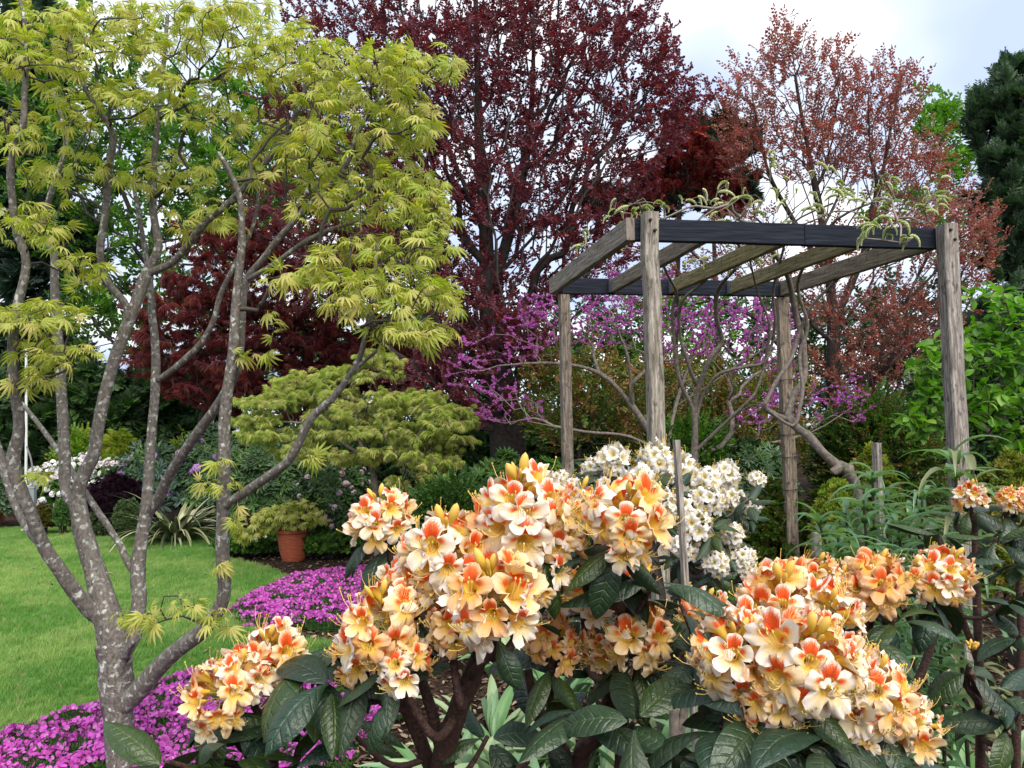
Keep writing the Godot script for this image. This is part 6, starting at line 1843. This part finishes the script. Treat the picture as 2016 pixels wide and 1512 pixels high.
# ---------------------------------------------------------------- lilies, daffodil leaves, tulips
func perennials() -> void:
	var r := rng(1500)
	var lily := [mat("lily_a", 0.4, lin(0.05, 0.115, 0.05), false), mat("lily_b", 0.33, lin(0.075, 0.16, 0.07), false), mat("lily_c", 0.4, lin(0.14, 0.15, 0.07), false)]
	for m in lily:
		m.backlight_enabled = true
		m.backlight = Color(0.4, 0.55, 0.25)
	var lb := [blade(0.16, 0.015, 1.7, 0, 0.5, 8, 2, 1, 0.2, 0, 1).commit(), blade(0.18, 0.016, 2.2, 0, 0.5, 8, 2, 1, -0.3, 0, 2).commit(), blade(0.13, 0.0135, 1.4, 0, 0.5, 8, 2, 1, 0.1, 0, 3).commit()]
	var spots := [[1718, 930, 1722, 1240, 3.0, 54, "tallest lily stem with whorls of narrow arching leaves before the short stake"], [1700, 985, 1712, 1260, 2.85, 46, "lily stem with narrow leaves close beside the tallest lily stem"], [1608, 1015, 1680, 1230, 2.75, 40, "leaning lily stem with dark narrow leaves beside the round-topped stake"], [1815, 965, 1820, 1230, 3.0, 50, "broad-leaved pale green lily stem beside the brown rotting trunk"], [1880, 890, 1893, 1150, 2.6, 34, "lily stem with bronze-tinted arching leaves in front of pergola post"], [1915, 925, 1925, 1160, 2.5, 30, "shorter lily stem with bronze-tinted leaves behind the small orange heads"], [1770, 1020, 1775, 1240, 2.8, 40, "low green lily stem among the taller lilies"], [1650, 1060, 1660, 1250, 2.6, 36, "low green lily stem behind the sweep of orange heads"], [1850, 1040, 1850, 1240, 2.7, 40, "low green lily stem beside the leggy rhododendron"], [1745, 975, 1750, 1240, 3.2, 46, "lily stem standing behind the tallest lily stem"], [1665, 1010, 1680, 1240, 3.1, 44, "lily stem between the leaning stem and tallest stem"], [1790, 1010, 1795, 1240, 3.2, 44, "lily stem behind the broad-leaved pale one"], [1690, 1080, 1700, 1260, 2.5, 40, "dense low lily stem in front of the tallest lily"], [1740, 1090, 1745, 1260, 2.5, 40, "dense low lily stem among the lily group"], [1700, 1240, 1700, 1420, 2.3, 34, "dark low lily stem beneath the sweep of orange heads"], [1800, 1230, 1800, 1420, 2.3, 34, "dark low lily stem beside the yellow bud cluster"], [1760, 1300, 1760, 1480, 2.1, 30, "short lily stem in the shade near yellow buds"], [1850, 1260, 1850, 1450, 2.4, 34, "short lily stem behind the yellow bud cluster"]]
	for q in spots:
		var top := at(q[0], q[1], q[4])
		var low := at(q[2], q[3], q[4])
		var d := (low - top).normalized()
		var ground := low + d * (low.y / -d.y) if d.y < -0.3 else Vector3(low.x, 0, low.z)
		ground.y = 0.0
		var root := thing("lily_plant", q[6], "plant", ground, "lilies beside the pergola")
		var line := smoothline([ground, ground.lerp(top, 0.5) + rdir(r) * 0.015, top], 10)
		var rad := PackedFloat32Array()
		for i in line.size():
			rad.append(lerpf(0.0085, 0.0045, float(i) / line.size()))
		var b := MB.new()
		b.tube(line, rad, 7, Color(0.035, 0.035, 0.018))
		part(root, "stem", b.commit(), M["plain"])
		var n := int(q[5] * 1.5)
		for k in n:
			var t := lerpf(0.35, 1.0, pow(float(k) / (n - 1), 0.85))
			var c := ground.lerp(top, t)
			c = line[mini(int(t * (line.size() - 1)), line.size() - 1)]
			var a := k * 2.39996
			var up := lerpf(0.25, 1.6, pow(t, 4.0))
			var dd := Vector3(cos(a), up, sin(a)).normalized()
			var o := part(root, "leaf", lb[r.randi() % 3], lily[(2 if r.randf() < 0.5 else 1) if q[4] < 2.65 and q[1] < 930 else r.randi() % 2], true)
			o.transform = Transform3D(orient2(dd, Vector3.UP) * (r.randf_range(0.8, 1.25) * (1.15 if q[1] < 930 else 1.0)), c - root.position)
	# daffodil leaves
	var df := mat("daffodil_leaf", 0.45, lin(0.04, 0.12, 0.05), false)
	var dfb := [blade(0.42, 0.007, 0.25, 0, 0.4, 6, 2, 1, 0.3, 0, 1).commit(), blade(0.38, 0.007, 0.6, 0, 0.4, 6, 2, 1, -0.3, 0, 2).commit(), blade(0.44, 0.008, 1.1, 0, 0.4, 6, 2, 1, 0.2, 0, 3).commit()]
	var names := ["daffodil clump of upright grass-like leaves nearest the white rhododendron", "daffodil clump of upright leaves in bare mulch", "daffodil clump of upright leaves behind the sprinkler"]
	var ci := 0
	for q in [[1478, 4.6], [1512, 4.3], [1540, 4.9]]:
		var f := foot(q[0], q[1]) + Vector3(0, 0.02, 0)
		var root := thing("daffodil_clump", names[ci], "plant", f, "daffodil clumps")
		ci += 1
		for k in 34:
			var a := r.randf() * TAU
			var lean := r.randf_range(0.0, 0.35)
			var o := part(root, "leaf", dfb[r.randi() % 3], df, true)
			o.transform = Transform3D(orient2(Vector3(cos(a) * lean, 1, sin(a) * lean).normalized(), -Vector3(cos(a), 0, sin(a))) * r.randf_range(0.8, 1.35), Vector3(cos(a), 0, sin(a)) * r.randf_range(0, 0.09))
	# tulips and their broad grey-green leaves under the orange rhododendron
	var tl := [mat("tulip_leaf", 0.5, lin(0.14, 0.25, 0.12), false), mat("tulip_leaf_b", 0.5, lin(0.10, 0.22, 0.07), false), mat("tulip_leaf_c", 0.5, lin(0.24, 0.33, 0.17), false)]
	var tb := [blade(0.24, 0.022, 0.9, 0, 0.5, 7, 4, 0, 0.5, 0.004, 1).commit(), blade(0.28, 0.017, 1.4, 0, 0.5, 7, 4, 0, -0.4, 0.004, 2).commit(), blade(0.2, 0.026, 0.4, 0, 0.5, 7, 4, 0, 0.2, 0.006, 3).commit()]
	var ptl := blade(0.06, 0.019, -0.75, -0.5, 0.1, 6, 4, 0, 0, 0, 5).commit()
	var words := {0: "orange tulip with yellow edges", 1: "coral red tulip", 2: "scarlet tulip", 3: "pink and red tulip"}
	var hues := [lin(0.82, 0.22, 0.03), lin(0.72, 0.12, 0.08), lin(0.66, 0.03, 0.02), lin(0.62, 0.05, 0.10)]
	var k0 := 0
	var where := ["behind the main red-brown stem", "between two red-brown stems", "low beside the broad dark leaf", "beneath the faded orange heads"]
	for q in [[925, 1375, 3.2, 0], [1340, 1365, 3.2, 0], [1335, 1475, 2.8, 2], [1300, 1490, 2.8, 3]]:
		var c := at(q[0], q[1], q[2])
		var root := thing("tulip", words[q[3]] + " " + where[k0], "tulip", Vector3(c.x, 0, c.z), "tulips under the orange rhododendron")
		k0 += 1
		var b := MB.new()
		b.tube(PackedVector3Array([Vector3(0, 0, 0), Vector3(0.01, c.y * 0.5, 0), Vector3(0, c.y, 0)]), PackedFloat32Array([0.004, 0.004, 0.004]), 6, Color(0.10, 0.18, 0.05))
		part(root, "stem", b.commit(), M["plain"], true)
		var pm := leafmat("tulip_petal_%d" % k0, 0.45, Color(0.8, 0.5, 0.3))
		pm.albedo_color = hues[q[3]]
		for k in 6:
			var a := TAU * k / 6.0
			var o := part(root, "petal", ptl, pm, true)
			o.transform = Transform3D(orient2(Vector3(cos(a) * 0.75, 1.0, sin(a) * 0.75).normalized(), -Vector3(cos(a), 0, sin(a))) * 1.0, Vector3(0, c.y, 0))
		for k in 3:
			var a := r.randf() * TAU
			var o := part(root, "leaf", tb[r.randi() % 3], tl[r.randi() % 3], true)
			o.transform = Transform3D(orient2(Vector3(cos(a) * 0.5, 1, sin(a) * 0.5).normalized(), -Vector3(cos(a), 0, sin(a))) * r.randf_range(0.8, 1.1), Vector3(cos(a), 0, sin(a)) * 0.01)
	# leafy clumps of spent bulbs
	var j := 0
	var beside := ["behind the main orange heads", "by the phlox edge", "beside the white rhododendron's foot", "below the sweep of orange heads", "beside the pink and red tulip", "near the leggy rhododendron's stems", "at the bare mulch edge", "between the red-brown stems", "next to the orange tulip", "under the faded heads", "before the grey stake", "beside the scarlet tulip", "near the sprinkler", "behind the yellow bud shoot", "at the lily stems' foot", "beside the leaning lily", "in open mulch beyond the tulips", "in front of the green shrub"]
	for q in [[1000, 3.4, 1.0], [880, 3.3, 0.9], [1120, 3.6, 1.1], [1440, 3.3, 1.1], [1180, 3.1, 1.0], [1780, 3.0, 1.1], [1640, 3.3, 1.1], [1040, 3.0, 1.0], [960, 3.9, 1.0], [1260, 3.3, 1.1], [1330, 3.8, 1.1], [1380, 3.0, 1.0], [1500, 3.7, 1.0], [1880, 3.0, 1.1], [1720, 3.6, 1.1], [1570, 3.0, 1.0], [1080, 4.4, 1.1], [1000, 5.0, 1.1]]:
		var f := foot(q[0], q[1]) + Vector3(0, 0.02, 0)
		var root := thing("bulb_clump", "clump of grey-green strap leaves " + beside[j], "plant", f, "bulb leaf clumps in the bed")
		j += 1
		for k in 30:
			var a := r.randf() * TAU
			var lean := r.randf_range(0.1, 0.7)
			var o := part(root, "leaf", tb[r.randi() % 3], tl[r.randi() % 3], true)
			o.transform = Transform3D(orient2(Vector3(cos(a) * lean, 1, sin(a) * lean).normalized(), -Vector3(cos(a), 0, sin(a))) * (q[2] * r.randf_range(0.8, 1.6)), Vector3(cos(a), 0, sin(a)) * r.randf_range(0, 0.22))
